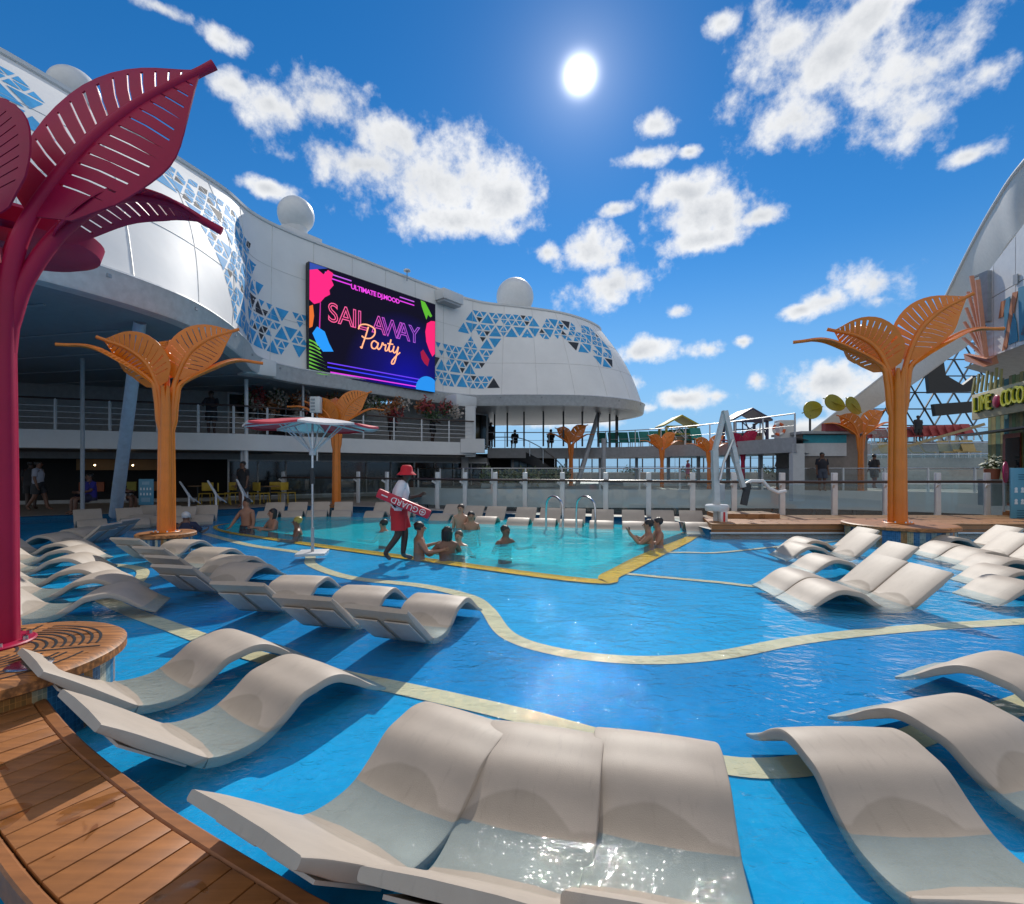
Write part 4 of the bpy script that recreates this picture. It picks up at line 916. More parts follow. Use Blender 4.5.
# ------------------------------------------------------------------ metal leaf trees
def leaf_mb(mid, side_fn, half, slots=13, k_shear=.10, open_=.14, thick=.012, cup=.10):
    """pierced leaf: a blade with real slots each side of a tubular midrib. mid: list of points"""
    mid = [Vector(p) for p in mid]; acc = [0]
    for i in range(1, len(mid)): acc.append(acc[-1]+(mid[i]-mid[i-1]).length)
    Lg = acc[-1]
    def M(t):
        s = max(0, min(Lg-1e-5, t*Lg)); i = next(k for k in range(len(acc)-1) if acc[k+1] >= s); f = (s-acc[i])/(acc[i+1]-acc[i])
        return mid[i].lerp(mid[i+1], f), (mid[min(i+2, len(mid)-1)]-mid[max(0, i-1)]).normalized()
    def prof(t): return half*(max(0, math.sin(math.pi*t**.80))**(.55 if t < .42 else 1.25) if 0 < t < .99 else 0)
    T = [0.0, .05]; kind = [0, 0]
    a, b = .12, .90
    for k in range(slots):
        c0 = a+(b-a)*(k+.0)/slots; T += [c0+(b-a)/slots*(1-open_), c0+(b-a)/slots]; kind += [0, 1]
    T += [.95, .985]; kind += [0, 0]
    # kind[j] says whether the strip ending at T[j] is a slot row
    Wc = [0, .13, .42, .84, .93, 1.0]
    mb = MB()
    for sg in (-1, 1):
        idx = {}; base = []
        for j, t in enumerate(T):
            for i, w in enumerate(Wc):
                tt = min(.985, t+k_shear*w*math.sin(math.pi*t)); p, d = M(tt if w else t); sd, nn = side_fn(t, d)
                hw = prof(t)
                idx[j, i] = len(base); base.append(p+sd*(sg*w*hw)+nn*(cup*half*w*w*(hw/half)))
        off = len(mb.v); fs = []
        for j in range(1, len(T)):
            for i in range(len(Wc)-1):
                if kind[j] and i in (1, 2): continue
                q = (idx[j-1, i], idx[j-1, i+1], idx[j, i+1], idx[j, i]); fs.append(q)
        ns = [side_fn(t, M(t)[1])[1] for t in T for _ in Wc]
        n = len(base); vs = base+[p-nn*thick for p, nn in zip(base, ns)]
        F2 = [f for f in fs]+[tuple(reversed([i+n for i in f])) for f in fs]
        ec = {}
        for f in fs:
            for a_, b_ in zip(f, f[1:]+f[:1]): ec[(a_, b_)] = 1
        for (a_, b_) in ec:
            if (b_, a_) not in ec: F2.append((b_, a_, a_+n, b_+n))
        mb.add(vs, F2)
    return mb
def leaf_tree(name_label, loc, scale, m, rz=0.0, detail=True, back=True, cupcap=False, group='metal leaf trees round the pool'):
    t = thing('metal_leaf_tree', name_label, 'sculpture', loc, rz, group); t.scale = (scale,)*3
    up = [(.09, 0, 2.30), (.13, 0, 2.70), (.25, 0, 3.10), (.55, 0, 3.60), (.93, 0, 4.02), (1.38, 0, 4.36)]
    if not cupcap: up = [(.09, 0, 2.30), (.11, 0, 2.75), (.16, 0, 3.15), (.38, 0, 3.72), (.74, 0, 4.10), (1.22, 0, 4.36)]
    droop = [(.13, 0, 2.3), (.17, 0, 2.75), (.27, 0, 3.10), (.78, 0, 3.48), (1.22, 0, 3.70), (1.68, 0, 3.70)] if not cupcap else [(.13, 0, 2.3), (.26, 0, 2.75), (.55, 0, 3.25), (.95, 0, 3.62), (1.36, 0, 3.74), (1.74, 0, 3.70)]
    dr = [(x*.77, y, z-.36*(i/5)) for i, (x, y, z) in enumerate(droop)] if cupcap else droop
    up2 = [(x*(.16 if cupcap else .88), y, z+(.1 if cupcap else 0)) for x, y, z in up]
    hb = .56 if cupcap else .46
    specs = [(8, up, hb, 'u', 0), (172, up2, hb, 'u', -.08), (24 if cupcap else 6, dr, .30 if cupcap else .19, 'd', 0), (174, droop, .19, 'd', 0)]
    if back: specs += [(95, droop, .42, 'd', .1)]
    stems = []
    for (az, mid, half, kd, dz) in specs:
        a = R(az); Rm = Matrix.Rotation(a, 4, 'Z'); pts = [Rm @ Vector(p)+Vector((0, 0, dz*(i/5))) for i, p in enumerate(cr(mid, 6 if detail else 3))]
        tang = Rm @ Vector((0, 1, 0))
        if kd == 'u':
            sgn = 1 if math.cos(a) > 0 else -1
            def side(tt, d, tang=tang):
                perp = d.cross(tang).normalized(); s = (perp*.95+tang*.30).normalized(); n = d.cross(s).normalized(); return s, (n if n.y > 0 else -n)
            frac = .40
        else:
            def side(tt, d, tang=tang):
                s = tang; n = d.cross(s).normalized(); return s, (-n if n.z > 0 else n)
            frac = .34
        k0 = int(len(pts)*frac); blade = leaf_mb(pts[k0:], side, half, 13 if detail else 5, open_=.14 if detail else .04, cup=.12 if kd == 'u' else .25)
        lf = blade.build('leaf', m, t, smooth=50)
        rad = [.062-.030*i/len(pts) for i in range(len(pts))]
        foot = Rm @ Vector((.085, 0, 0))
        full = [Vector((foot.x, foot.y, 0)), Vector((foot.x, foot.y, 1.2)), Vector((foot.x*.95, foot.y*.95, 2.1))]+pts
        tip = pts[-1]+(pts[-1]-pts[-2]).normalized()*.10
        MB().tube(full+[tip], [.080, .072, .066]+rad+[.036], 12).build('stem', m, t)
    for az in (60, -70, 250, 130)[:4 if detail else 2]:
        a = R(az); MB().tube([(.075*math.cos(a), .075*math.sin(a), 0), (.075*math.cos(a), .075*math.sin(a), 1.4), (.07*math.cos(a), .07*math.sin(a), 2.6), (.13*math.cos(a), .13*math.sin(a), 3.0)], [.085, .075, .062, .03], 12).build('stem', m, t)
    MB().lathe([(.0, .0), (.245, .0), (.25, .012), (.24, .02), (.0, .02)], 32).build('base_plate', m, t)
    if detail:
        for k in range(8): MB().lathe([(.0, .045), (.016, .045), (.018, .02)], 8, (.21*math.cos(k*.785+.2), .21*math.sin(k*.785+.2), 0)).build('bolt', STEEL, t)
    MB().lathe([(.02, 2.9), (.07, 2.86), (.10, 2.5), (.10, 0), (.02, 0)], 20).build('core', m, t)
    if cupcap:
        q = Vector((-.46, .72, 3.12)); MB().lathe([(.0, .0), (.45, .02), (.55, .07), (.58, .18), (.54, .22), (.44, .15), (.0, .11)], 40, q).build('cap', m, t); MB().bar((0, .1, 3.0), q+Vector((0, 0, .05)), .10, .10).build('arm', m, t)
    return t
def podium(name_label, c, rad, h, grille=True):
    t = thing('round_podium', name_label, 'podium', (c[0], c[1], FL), group='tiled round podiums under the leaf trees'); H = h-FL
    MB().lathe([(rad-.07, 0), (rad-.07, H-.075)], 64).build('tiled_drum', stripe_mat(), t)
    MB().lathe([(.0, H), (.17, H), (rad-.10, H), (rad-.03, H), (rad, H-.02), (rad, H-.075), (rad-.03, H-.09), (rad-.1, H-.09)], 96).build('wood_top', wood_mat('podium_wood', (.36, .145, .042), wet=.15, rz=.3), t)
    g = MB()
    if grille:
        r = .17
        while r < rad-.14:
            for q in range(4):
                a0 = q*math.pi/2+.12+.3; rows = []
                if (q*5+int(r*100)) % 7 != 0:
                    rows = [[(rr*math.cos(a0+1.3*i/20), rr*math.sin(a0+1.3*i/20), H+.003) for rr in (r, r+.016)] for i in range(21)]; g.grid(rows)
            r += .048
        for q in range(4):
            a = q*math.pi/2+.3; g.bar((.2*math.cos(a), .2*math.sin(a), H+.001), ((rad-.1)*math.cos(a), (rad-.1)*math.sin(a), H+.001), .014, .005)
        g.build('slot', DARK, t)
        MB().lathe([(.0, H+.012), (.10, H+.014), (.115, H+.004)], 32, (.62*rad, -.18*rad, 0)).build('steel_cover', STEEL, t)
    else: MB().lathe([(.24, H+.004), (.27, H+.004)], 32).build('slot', DARK, t)
    return t
def stripe_mat():
    if 'podium_stripe' in MATS: return MATS['podium_stripe']
    m = mat('podium_stripe', (.3, .3, .3), .25, var=0); nt = m.node_tree; N, L = nt.nodes, nt.links; p = N['Principled BSDF']
    tc = N.new('ShaderNodeTexCoord'); sp = N.new('ShaderNodeSeparateXYZ'); L.new(tc.outputs['Object'], sp.inputs[0])
    at_ = N.new('ShaderNodeMath'); at_.operation = 'ARCTAN2'; L.new(sp.outputs[1], at_.inputs[0]); L.new(sp.outputs[0], at_.inputs[1])
    mu = N.new('ShaderNodeMath'); mu.operation = 'MULTIPLY'; L.new(at_.outputs[0], mu.inputs[0]); mu.inputs[1].default_value = 9.5493
    fl = N.new('ShaderNodeMath'); fl.operation = 'FLOOR'; L.new(mu.outputs[0], fl.inputs[0])
    wn = N.new('ShaderNodeTexWhiteNoise'); wn.noise_dimensions = '1D'; L.new(fl.outputs[0], wn.inputs['W'])
    rp = N.new('ShaderNodeValToRGB'); rp.color_ramp.interpolation = 'CONSTANT'; L.new(wn.outputs['Value'], rp.inputs[0])
    cs = [(.05, .16, .30), (.42, .36, .22), (.02, .07, .13), (.36, .17, .05), (.20, .30, .33), (.50, .47, .36)]
    e = rp.color_ramp.elements; e[0].color = (*cs[0], 1); e[1].position = .17; e[1].color = (*cs[1], 1)
    for i in range(2, 6): x = e.new(i/6); x.color = (*cs[i], 1)
    br = N.new('ShaderNodeTexBrick'); cb = N.new('ShaderNodeCombineXYZ'); L.new(mu.outputs[0], cb.inputs[0])
    mz = N.new('ShaderNodeMath'); mz.operation = 'MULTIPLY'; L.new(sp.outputs[2], mz.inputs[0]); mz.inputs[1].default_value = 12; L.new(mz.outputs[0], cb.inputs[1])
    br.offset = 0; br.inputs['Scale'].default_value = 1; br.inputs['Brick Width'].default_value = 1/3; br.inputs['Row Height'].default_value = .5; br.inputs['Mortar Size'].default_value = .02
    br.inputs['Color1'].default_value = (1, 1, 1, 1); br.inputs['Color2'].default_value = (.5, .6, .65, 1); br.inputs['Mortar'].default_value = (1.3, 1.3, 1.3, 1); L.new(cb.outputs[0], br.inputs['Vector'])
    mx = N.new('ShaderNodeMix'); mx.data_type = 'RGBA'; mx.blend_type = 'MULTIPLY'; mx.inputs[0].default_value = 1; L.new(rp.outputs[0], mx.inputs[6]); L.new(br.outputs[0], mx.inputs[7]); L.new(mx.outputs[2], p.inputs['Base Color'])
    return m
PT_ = [((-3.5, 3.15), .76, .32), ((-7.02, 9.75), .52, .27), ((-6.4, 17.5), .54, .27), ((8.8, 10.95), 1.08, .32)]
podium('wide wood topped podium with curved slots carrying the magenta leaf tree', *PT_[0]); podium('small tiled podium carrying the left orange leaf tree', *PT_[1], grille=False)
podium('small podium by the far deck carrying the orange leaf tree below the screen', *PT_[2], grille=False); podium('wide striped podium carrying the tall orange leaf tree at the right', *PT_[3], grille=False)
leaf_tree('big magenta metal leaf tree with slotted leaves rising from the wooden podium at the left', (-3.66, 3.36, .32), .975, PINK, R(4), cupcap=True, back=False)
leaf_tree('orange metal leaf tree in front of the shaded left end of the ship building', (-7.02, 9.75, .27), .985, ORANGE, R(28))
leaf_tree('orange metal leaf tree behind the red and white parasol', (-6.4, 17.5, .27), .95, ORANGE, R(16))
leaf_tree('tallest orange metal leaf tree standing on the wide podium at the right', (8.8, 10.95, .32), 1.17, ORANGE, R(-16))
OR2 = mat('orange_paint_matt', (.55, .20, .03), .5)
for (u, Y, sc, m, rz, lab) in ((571, 29, .84, ORANGE, .1, 'small far orange leaf tree under the rounded roof end'), (662, 26.4, .69, ORANGE, .1, 'small far orange leaf tree left of the grey lift frame'),
                               (709, 24.4, .62, ORANGE, -.2, 'smallest far orange leaf tree just behind the grey lift frame'), (743, 23.9, .66, PINK, 0, 'small far magenta leaf tree right of the grey lift frame'), (861, 21.9, .84, ORANGE, -.15, 'dull orange leaf tree beside the teal topped deck house')):
    leaf_tree(lab, ((u-512)/FPX*Y, Y, FD), sc, m, rz, detail=False)
def leaf_sign(u, v, Y):
    b = at(u, v, Y); t = thing('leaf_sculpture', 'olive green three leaf sculpture on a thin post on the deck house roof', 'sculpture', b); ol = mat('olive_paint', (.30, .27, .02), .45)
    inv = Matrix.Translation(-b); MB().tube([(0, 0, 0), (0, 0, .75)], .05, 8).build('post', DARK, t)
    for (cu, cv, ru, rv, a) in ((812, 410, 11, 9, .3), (834, 402.5, 12, 7.5, -.35), (853, 405, 11, 6, -.75)):
        c = at(cu, cv, Y-.1*(cu-812)/10); k = Y/FPX; pl = []
        for i in range(22):
            q = 2*math.pi*i/22; x, z = ru*k*math.cos(q)*(1+.12*math.cos(q)), rv*k*math.sin(q); pl.append(c+Vector((x*math.cos(a)-z*math.sin(a), .12*math.cos(q), x*math.sin(a)+z*math.cos(a))))
        lf = xform(MB().slab(pl, (0, .05, 0)), inv).build('leaf', ol, t)
        xform(MB().tube([c+Vector((-ru*k*math.cos(a), -.03, -ru*k*math.sin(a))), c+Vector((ru*k*math.cos(a), -.03, ru*k*math.sin(a)))], .025, 6), inv).build('vein', ol, lf)
leaf_sign(810, 431, 22.8)

# ------------------------------------------------------------------ in-pool loungers
SX = .93
PROF = [(0, .385), (.10, .315), (.22, .222), (.34, .125), (.44, .043), (.485, .010)]
PROF2 = [(.485, .010), (.56, -.012), (.68, -.022), (.80, -.006), (.92, .058), (1.04, .140), (1.16, .168), (1.27, .183), (1.38, .166), (1.50, .104), (1.61, .026), (1.70, -.030), (1.78, -.065)]
def lounger_mat():
    m = mat('lounger_resin', (.43, .36, .292), .55, var=.08, nscale=3.5, bump=.12, bscale=240); nt = m.node_tree; N, L = nt.nodes, nt.links; p = N['Principled BSDF']
    src = p.inputs['Base Color'].links[0].from_socket
    tc = N.new('ShaderNodeTexCoord'); sp = N.new('ShaderNodeSeparateXYZ'); L.new(tc.outputs['Object'], sp.inputs[0])
    def M(op, a, b=0.0):
        n = N.new('ShaderNodeMath'); n.operation = op
        for s, v in zip(n.inputs, (a, b)):
            if hasattr(v, 'is_output'): L.new(v, s)
            else: s.default_value = v
        return n.outputs[0]
    nz = N.new('ShaderNodeTexNoise'); nz.inputs['Scale'].default_value = 3.0; nz.inputs['Detail'].default_value = 4; L.new(tc.outputs['Object'], nz.inputs[0])
    arch_ = M('MULTIPLY', M('MAXIMUM', M('SUBTRACT', 1.0, M('POWER', M('MULTIPLY', M('ABSOLUTE', M('SUBTRACT', sp.outputs[1], .04)), 4.2), 2.0)), 0.0), .068)
    lvl = M('ADD', M('ADD', arch_, .016), M('MULTIPLY', M('SUBTRACT', nz.outputs[0], .5), .045))
    wet = N.new('ShaderNodeMapRange'); wet.interpolation_type = 'SMOOTHSTEP'; L.new(M('SUBTRACT', lvl, sp.outputs[2]), wet.inputs[0]); wet.inputs[1].default_value = -.006; wet.inputs[2].default_value = .006
    # only the inside of the trough is splashed, not the outside foot
    w = M('MULTIPLY', wet.outputs[0], M('LESS_THAN', sp.outputs[0], 1.18))
    mx = N.new('ShaderNodeMix'); mx.data_type = 'RGBA'; mx.blend_type = 'MULTIPLY'; L.new(w, mx.inputs[0]); L.new(src, mx.inputs[6]); mx.inputs[7].default_value = (.84, .85, .85, 1); L.new(mx.outputs[2], p.inputs['Base Color'])
    sm = N.new('ShaderNodeMapping'); sm.inputs['Scale'].default_value = (1.2, 6, 2); L.new(tc.outputs['Object'], sm.inputs[0])
    sn = N.new('ShaderNodeTexNoise'); sn.inputs['Scale'].default_value = 4.5; sn.inputs['Detail'].default_value = 9; sn.inputs['Roughness'].default_value = .7; L.new(sm.outputs[0], sn.inputs[0])
    oi = N.new('ShaderNodeObjectInfo'); av = N.new('ShaderNodeVectorMath'); av.operation = 'ADD'; L.new(tc.outputs['Object'], av.inputs[0]); cb = N.new('ShaderNodeCombineXYZ'); L.new(M('MULTIPLY', oi.outputs['Random'], 40.0), cb.inputs[2]); L.new(cb.outputs[0], av.inputs[1]); L.new(av.outputs[0], sm.inputs[0]); L.new(av.outputs[0], nz.inputs[0])
    sr = N.new('ShaderNodeMapRange'); sr.interpolation_type = 'SMOOTHSTEP'; L.new(sn.outputs[0], sr.inputs[0]); sr.inputs[1].default_value = .54; sr.inputs[2].default_value = .70; sr.inputs[3].default_value = 1.0; sr.inputs[4].default_value = .90
    m2 = N.new('ShaderNodeMix'); m2.data_type = 'RGBA'; m2.blend_type = 'MULTIPLY'; m2.inputs[0].default_value = 1; L.new(mx.outputs[2], m2.inputs[6]); L.new(sr.outputs[0], m2.inputs[7]); L.new(m2.outputs[2], p.inputs['Base Color'])
    r = N.new('ShaderNodeMapRange'); L.new(w, r.inputs[0]); r.inputs[3].default_value = .55; r.inputs[4].default_value = .40; L.new(r.outputs[0], p.inputs['Roughness'])
    L.new(M('SUBTRACT', .4, M('MULTIPLY', w, .34)), p.inputs['Specular IOR Level'])
    return m
RESIN = lounger_mat()
def lounger_section(prof, n, w=.62, th=.060, tail=False, c0=True, c1=True):
    pr = cr([(a*SX, b) for a, b in prof], n); mb = MB(); rows = []
    for i, (s, z) in enumerate(pr):
        a, b = pr[max(0, i-1)], pr[min(len(pr)-1, i+1)]; d = Vector((b[0]-a[0], 0, b[1]-a[1])).normalized(); nn = Vector((-d.z, 0, d.x))
        f = i/(len(pr)-1); t = th*(1-.68*max(0, (f-.72)/.28)) if tail else th*(.62+.38*min(1, f*3))
        hw = w/2; r = min(.014, t*.3)
        c = Vector((s, 0, z)); ring = []
        for (y, q) in ((-hw+r, 0), (-hw+r*.3, -r*.3), (-hw, -r), (-hw, -t+r), (-hw+r*.3, -t+r*.3), (-hw+r, -t), (hw-r, -t), (hw-r*.3, -t+r*.3), (hw, -t+r), (hw, -r), (hw-r*.3, -r*.3), (hw-r, 0)):
            crown = .006*math.cos(math.pi*y/w) if q > -r*.9 else 0
            ring.append(c+Vector((0, y, 0))+nn*(q+crown))
        # two extra points so that the top has a soft crown
        ring += [c+Vector((0, hw*.35, 0))+nn*.007, c+Vector((0, -hw*.35, 0))+nn*.007]
        rows.append(ring)
    m = len(rows[0]); vs = [p for r in rows for p in r]
    mb.add(vs, [(i*m+j, i*m+(j+1) % m, (i+1)*m+(j+1) % m, (i+1)*m+j) for i in range(len(rows)-1) for j in range(m)])
    k = (len(rows)-1)*m; mb.f += [tuple(range(m-1, -1, -1)), tuple(k+j for j in range(m))]
    return mb
def make_lounger():
    t = thing('pool_lounger', 'x', 'sun lounger')
    b = lounger_section(PROF, 5).build('backrest', RESIN, t, smooth=40, keep=False)
    rec = MB()
    for y in (-.155, .155):
        p0, p1 = Vector((.08, y, .255-.0)), Vector((.37, y, .012)); nn = Vector((.365, 0, .385)).normalized()
        rec.bar(p0-nn*.018+Vector((-.0, 0, 0)), p1-nn*.018, .24, .012, up=(.7, 0, .7))
    rec.build('underside_panel', mat('lounger_panel', (.47, .43, .39), .6), b)
    lounger_section(PROF2, 5, tail=True).build('seat', RESIN, t, smooth=40)
    return t
LG = None
def lounger(hx, hy, dx, dy, label, group, scale=None):
    """head end centre on the water plane and the direction in which the lounger points"""
    global LG
    rz = math.atan2(dy, dx)
    if LG is None:
        LG = make_lounger(); LG.location = (hx, hy, 0); LG.rotation_euler = (0, 0, rz); LG['label'] = label; LG['group'] = group; return LG
    return copy_tree(LG, (hx, hy, 0), rz, label, group)
G1 = 'beige in-pool loungers fanned along the near edge'
def by_crest(cx, cy, dx, dy, label, group): d = Vector((dx, dy)).normalized(); return lounger(cx-d.x*1.18, cy-d.y*1.18, d.x, d.y, label, group)
lounger(-2.95, 2.95, .59, .81, 'beige lounger beside the wooden podium, head over the walkway, behind its twin', G1)
lounger(-2.13, 2.37, .57, .82, 'beige lounger with head over the plank walkway, in front of its twin', G1)
by_crest(-.31, 2.62, .50, .87, 'beige lounger at bottom centre with raised head by the walkway end, leftmost of three', G1)
by_crest(.16, 2.47, .26, .965, 'beige lounger at bottom centre squeezed between two others, sparkling wet seat', G1)
by_crest(.72, 2.40, .24, .97, 'beige lounger at bottom centre, right one of the three touching, wide straight crest', G1)
by_crest(1.74, 2.46, .0, 1, 'beige lounger at lower right, nearest to the camera, just right of the cream line', G1)
by_crest(2.50, 2.78, -.3, .95, 'beige lounger at lower right, middle one of the three in the corner', G1)
by_crest(3.46, 3.44, -.44, .90, 'beige lounger at right edge, farthest back of the three in the corner', G1)
G2 = 'loungers seen from behind between the parasol and the podium'
for i, (x, y, dx, dy) in enumerate(((-1.15, 4.06, .31, .95), (-1.93, 4.42, .22, .975), (-2.83, 4.95, .14, .99), (-4.12, 5.82, .22, .975), (-4.70, 6.45, .28, .96), (-5.45, 7.2, .26, .965), (-6.55, 8.12, .22, .97))):
    lounger(x, y, dx, dy, 'beige lounger seen from behind with dark underside, %s from the right in its row' % ORD[i], G2)
G3 = 'loungers in the shade at the left in front of the cafe'
for i, (x, y, dx, dy) in enumerate(((-5.69, 5.1, .92, .39), (-6.44, 5.79, .92, .39), (-7.18, 6.4, .93, .37), (-8.1, 7.25, .94, .34), (-8.85, 8.1, .96, .28), (-9.6, 8.9, .98, .2))):
    lounger(x, y, dx, dy, 'shaded lounger pointing right behind the magenta trunk, %s from the front in its row' % ORD[i], G3)
for i, (x, y, dx, dy) in enumerate(((-8.6, 10.3, -1, -.08), (-8.9, 11.2, -1, -.05))):
    lounger(x, y, dx, dy, 'shaded lounger with its raised back at the right end, %s one beyond the left row' % ('nearer', 'farther')[i], G3)
for i, (x, y, dx, dy) in enumerate(((-13.6, 12.6, .72, -.7), (-12.3, 13.9, .72, -.7), (-11.5, 14.4, .7, -.7))):
    lounger(x, y, dx, dy, 'shaded lounger leaning towards the cafe floor edge, %s from the left' % ORD[i], G3)
G4 = 'pale loungers left of the parasol by the handrails'
for i, (u, v) in enumerate(((150, 511), (168, 512), (184, 513), (207, 511))):
    p = on(u, v+8); lounger(p.x-.35, p.y+.55, .45, -.9, 'pale lounger behind the left orange tree below the handrails, %s from the left' % ORD[i], G4)
G5 = 'pale loungers in the row along the far rail'
for i, (u, v) in enumerate(((266, 518), (291, 517.5), (316, 517), (341, 517), (372, 518), (399, 518.5), (437, 521), (459, 523.5), (483, 524.5), (516, 526), (543, 527), (570, 528), (601, 529.5), (635, 530.5), (668, 531), (700, 531.5))):
    p = on(u, v); d = Vector((-.22 if i > 5 else .02, -1)).normalized() if i > 3 else Vector((.28, -.96))
    lounger(p.x-d.x*1.62, p.y-d.y*1.62, d.x, d.y, 'pale lounger facing the pool in the far row along the rail, %s from the left' % ORD[i], G5)
G6 = 'beige loungers lying crosswise at the right'
for i, (x, y) in enumerate(((4.96, 5.70), (5.0, 6.36), (6.1, 7.5), (6.5, 8.75), (7.0, 9.45))):
    lounger(x, y, -1, .03, 'beige lounger with its raised back to the right, left cluster, %s from the front' % ORD[i], G6)
for i, (x, y, dx, dy) in enumerate(((7.4, 5.9, -1, .05), (8.05, 6.62, -1, .08), (8.8, 7.4, -1, .1), (9.15, 8.1, -1, .12), (9.25, 8.75, -1, .13), (10.1, 9.75, -1, .1))):
    lounger(x, y, dx, dy, 'beige lounger with humped foot to the left, right edge cluster, %s from the front' % ORD[i], G6)

# ------------------------------------------------------------------ pool fittings
def pool_lift():
    b = at(717, 521.5, 12.3); b.z = .21
    t = thing('pool_lift', 'tall grey A shaped pool lift frame on a round white pedestal at the pool corner', 'pool lift', b); inv = Matrix.Translation(-b); Y = 12.3
    A = lambda u, v, dy=0: at(u, v, Y)+Vector((0, dy, 0))
    G = mat('lift_grey', (.50, .51, .51), .4)
    xform(MB().tube([b, b+Vector((0, 0, .28))], .095, 16), inv).build('pedestal', G, t)
    MB().lathe([(.0, .27), (.27, .27), (.29, .30), (.29, .40), (.26, .43), (.0, .43)], 32).build('turntable', WHITE2, t)
    xform(MB().bar(A(716.5, 506), A(714.5, 450), .15, .14, up=(1, 0, 0)), inv).build('column', G, t)
    xform(MB().bar(A(714.5, 452), A(724.5, 411), .10, .13, up=(0, 1, 0)), inv).build('mast', G, t)
    xform(MB().bar(A(724, 411, -.03), A(735.5, 462, -.03), .11, .17, up=(0, 1, 0)), inv).build('boom', G, t)
    xform(MB().bar(A(735, 460, -.02), A(743, 487, -.02), .10, .13, up=(0, 1, 0)), inv).build('boom_arm', G, t)
    xform(MB().tube([A(718, 480, -.12), A(722, 462, -.12), A(731, 440, -.12)], .035, 10), inv).build('ram', STEEL, t)
    xform(MB().box(A(721, 492), (.16, .14, .42)), inv).build('control_box', GREY, t, bevel=.02)
    s = xform(MB().tube([A(742, 486), A(751, 481), A(763, 481), A(769, 488), A(778, 492.5), A(786, 491)], .045, 10), inv).build('seat', WHITE, t)
    xform(MB().bar(A(745, 483), A(747, 490), .16, .16).bar(A(748, 484), A(743.5, 505), .07, .16), inv).build('black_leg', DARK, t)
    lb = thing('rescue_box', 'small red and white box at the foot of the pool lift', 'box', at(723, 521, 12.1)); lb.location.z = .21
    MB().box((0, 0, .14), (.18, .14, .28)).build('body', WHITE, lb, bevel=.01); MB().box((0, -.074, .14), (.05, .006, .24)).build('stripe', mat('signal_red', (.55, .02, .03), .4), lb)
pool_lift()
def ladder():
    p = on(556, 532); t = thing('pool_ladder', 'pair of bent steel grab rails at the far pool edge', 'ladder', (p.x, p.y, 0))
    for dx in (0, .78):
        MB().tube(cr([(dx-.20, .55, -.2), (dx-.2, .55, .55), (dx-.14, .42, .80), (dx, .1, .86), (dx+.12, -.2, .72), (dx+.14, -.28, .4), (dx+.14, -.28, -.5)], 6), .028, 10).build('grab_rail', STEEL, t)
    for z in (-.25, -.5): MB().box((.53, -.28, z), (.76, .1, .03)).build('step', STEEL, t)
ladder()
for i, (pts) in enumerate((((179, 482), (189, 496), (189, 512)), ((207, 481), (216, 495), (216, 511)), ((236, 480), (243, 494), (243, 513)))):
    Y = 17.0; P3 = [at(u, v, Y-.5*j) for j, (u, v) in enumerate(pts)]; P3[-1].z = -.1
    t = thing('handrail', 'slanted white step handrail behind the left orange tree, %s from the left' % ORD[i], 'handrail', P3[0], group='step handrails at the pool side'); o = -P3[0]
    MB().tube([P3[0]+o+Vector((0, .8, -.75)), P3[0]+o+Vector((0, .05, .0))]+[p+o for p in P3[1:]], .032, 8).build('tube', WHITE2, t)
    MB().tube([P3[1]+o, P3[1]+o+Vector((0, .6, -.3))], .022, 8).build('brace', WHITE2, t)

def info_sign(u0, u1, v0, v1, Y, label, rz=0.0):
    a, b = at(u0, v1, Y), at(u1, v0, Y); w, h = b.x-a.x, b.z-a.z
    t = thing('info_sign', label, 'sign', (a.x, Y, .1), rz); bl = mat('sign_blue', (.10, .30, .42), .4, var=.05); wh = mat('sign_white', (.7, .75, .78), .4)
    z0 = a.z-.1
    MB().box((w/2, .02, z0+h/2), (w, .04, h)).build('board', bl, t, bevel=.01); MB().box((w/2, .03, z0/2), (.06, .05, max(.05, z0))).build('post', GREY, t)
    for r_ in range(2):
        for c in range(4):
            ic = MB()
            cx, cz = w*(.17+.22*c), z0+h*(.62-.2*r_)
            ic.lathe([(0, 0), (.055*w, 0)], 12); 
            n = 24; ic.v[-n:] = [(cx+v[0], -.006, cz+v[1]+.02*h) for v in ic.v[-n:]]
            ic.slab([(cx-.06*w, -.004, cz-.045*h), (cx+.06*w, -.004, cz-.045*h), (cx+.05*w, -.004, cz-.005*h), (cx-.05*w, -.004, cz-.005*h)], (0, -.003, 0)); ic.build('pictogram', wh, t)
    ln = MB()
    for k in range(3): ln.slab([(w*.25, -.004, z0+h*(.88-.04*k)), (w*.75, -.004, z0+h*(.88-.04*k)), (w*.75, -.004, z0+h*(.89-.04*k)), (w*.25, -.004, z0+h*(.89-.04*k))], (0, -.002, 0))
    for k in range(4): ln.slab([(w*.2, -.004, z0+h*(.26-.04*k)), (w*.8, -.004, z0+h*(.26-.04*k)), (w*.8, -.004, z0+h*(.27-.04*k)), (w*.2, -.004, z0+h*(.27-.04*k))], (0, -.002, 0))
    ln.build('text_line', wh if u0 < 500 else mat('sign_navy', (.02, .07, .12), .4), t)
info_sign(138.5, 153, 479, 505, 15.9, 'blue rules sign with white pictograms half hidden by the left orange tree')
info_sign(1011, 1040, 468, 526, 12.9, 'tall blue rules sign with white pictograms at the right edge')
t = thing('round_sign', 'round magenta sign on a thin pole in front of the blue sign at the right', 'sign', (*at(1005.5, 516, 13.3)[:2], .36), R(35))
MB().tube([(0, .03, 0), (0, .03, 1.05)], .025, 8).build('pole', GREY, t)
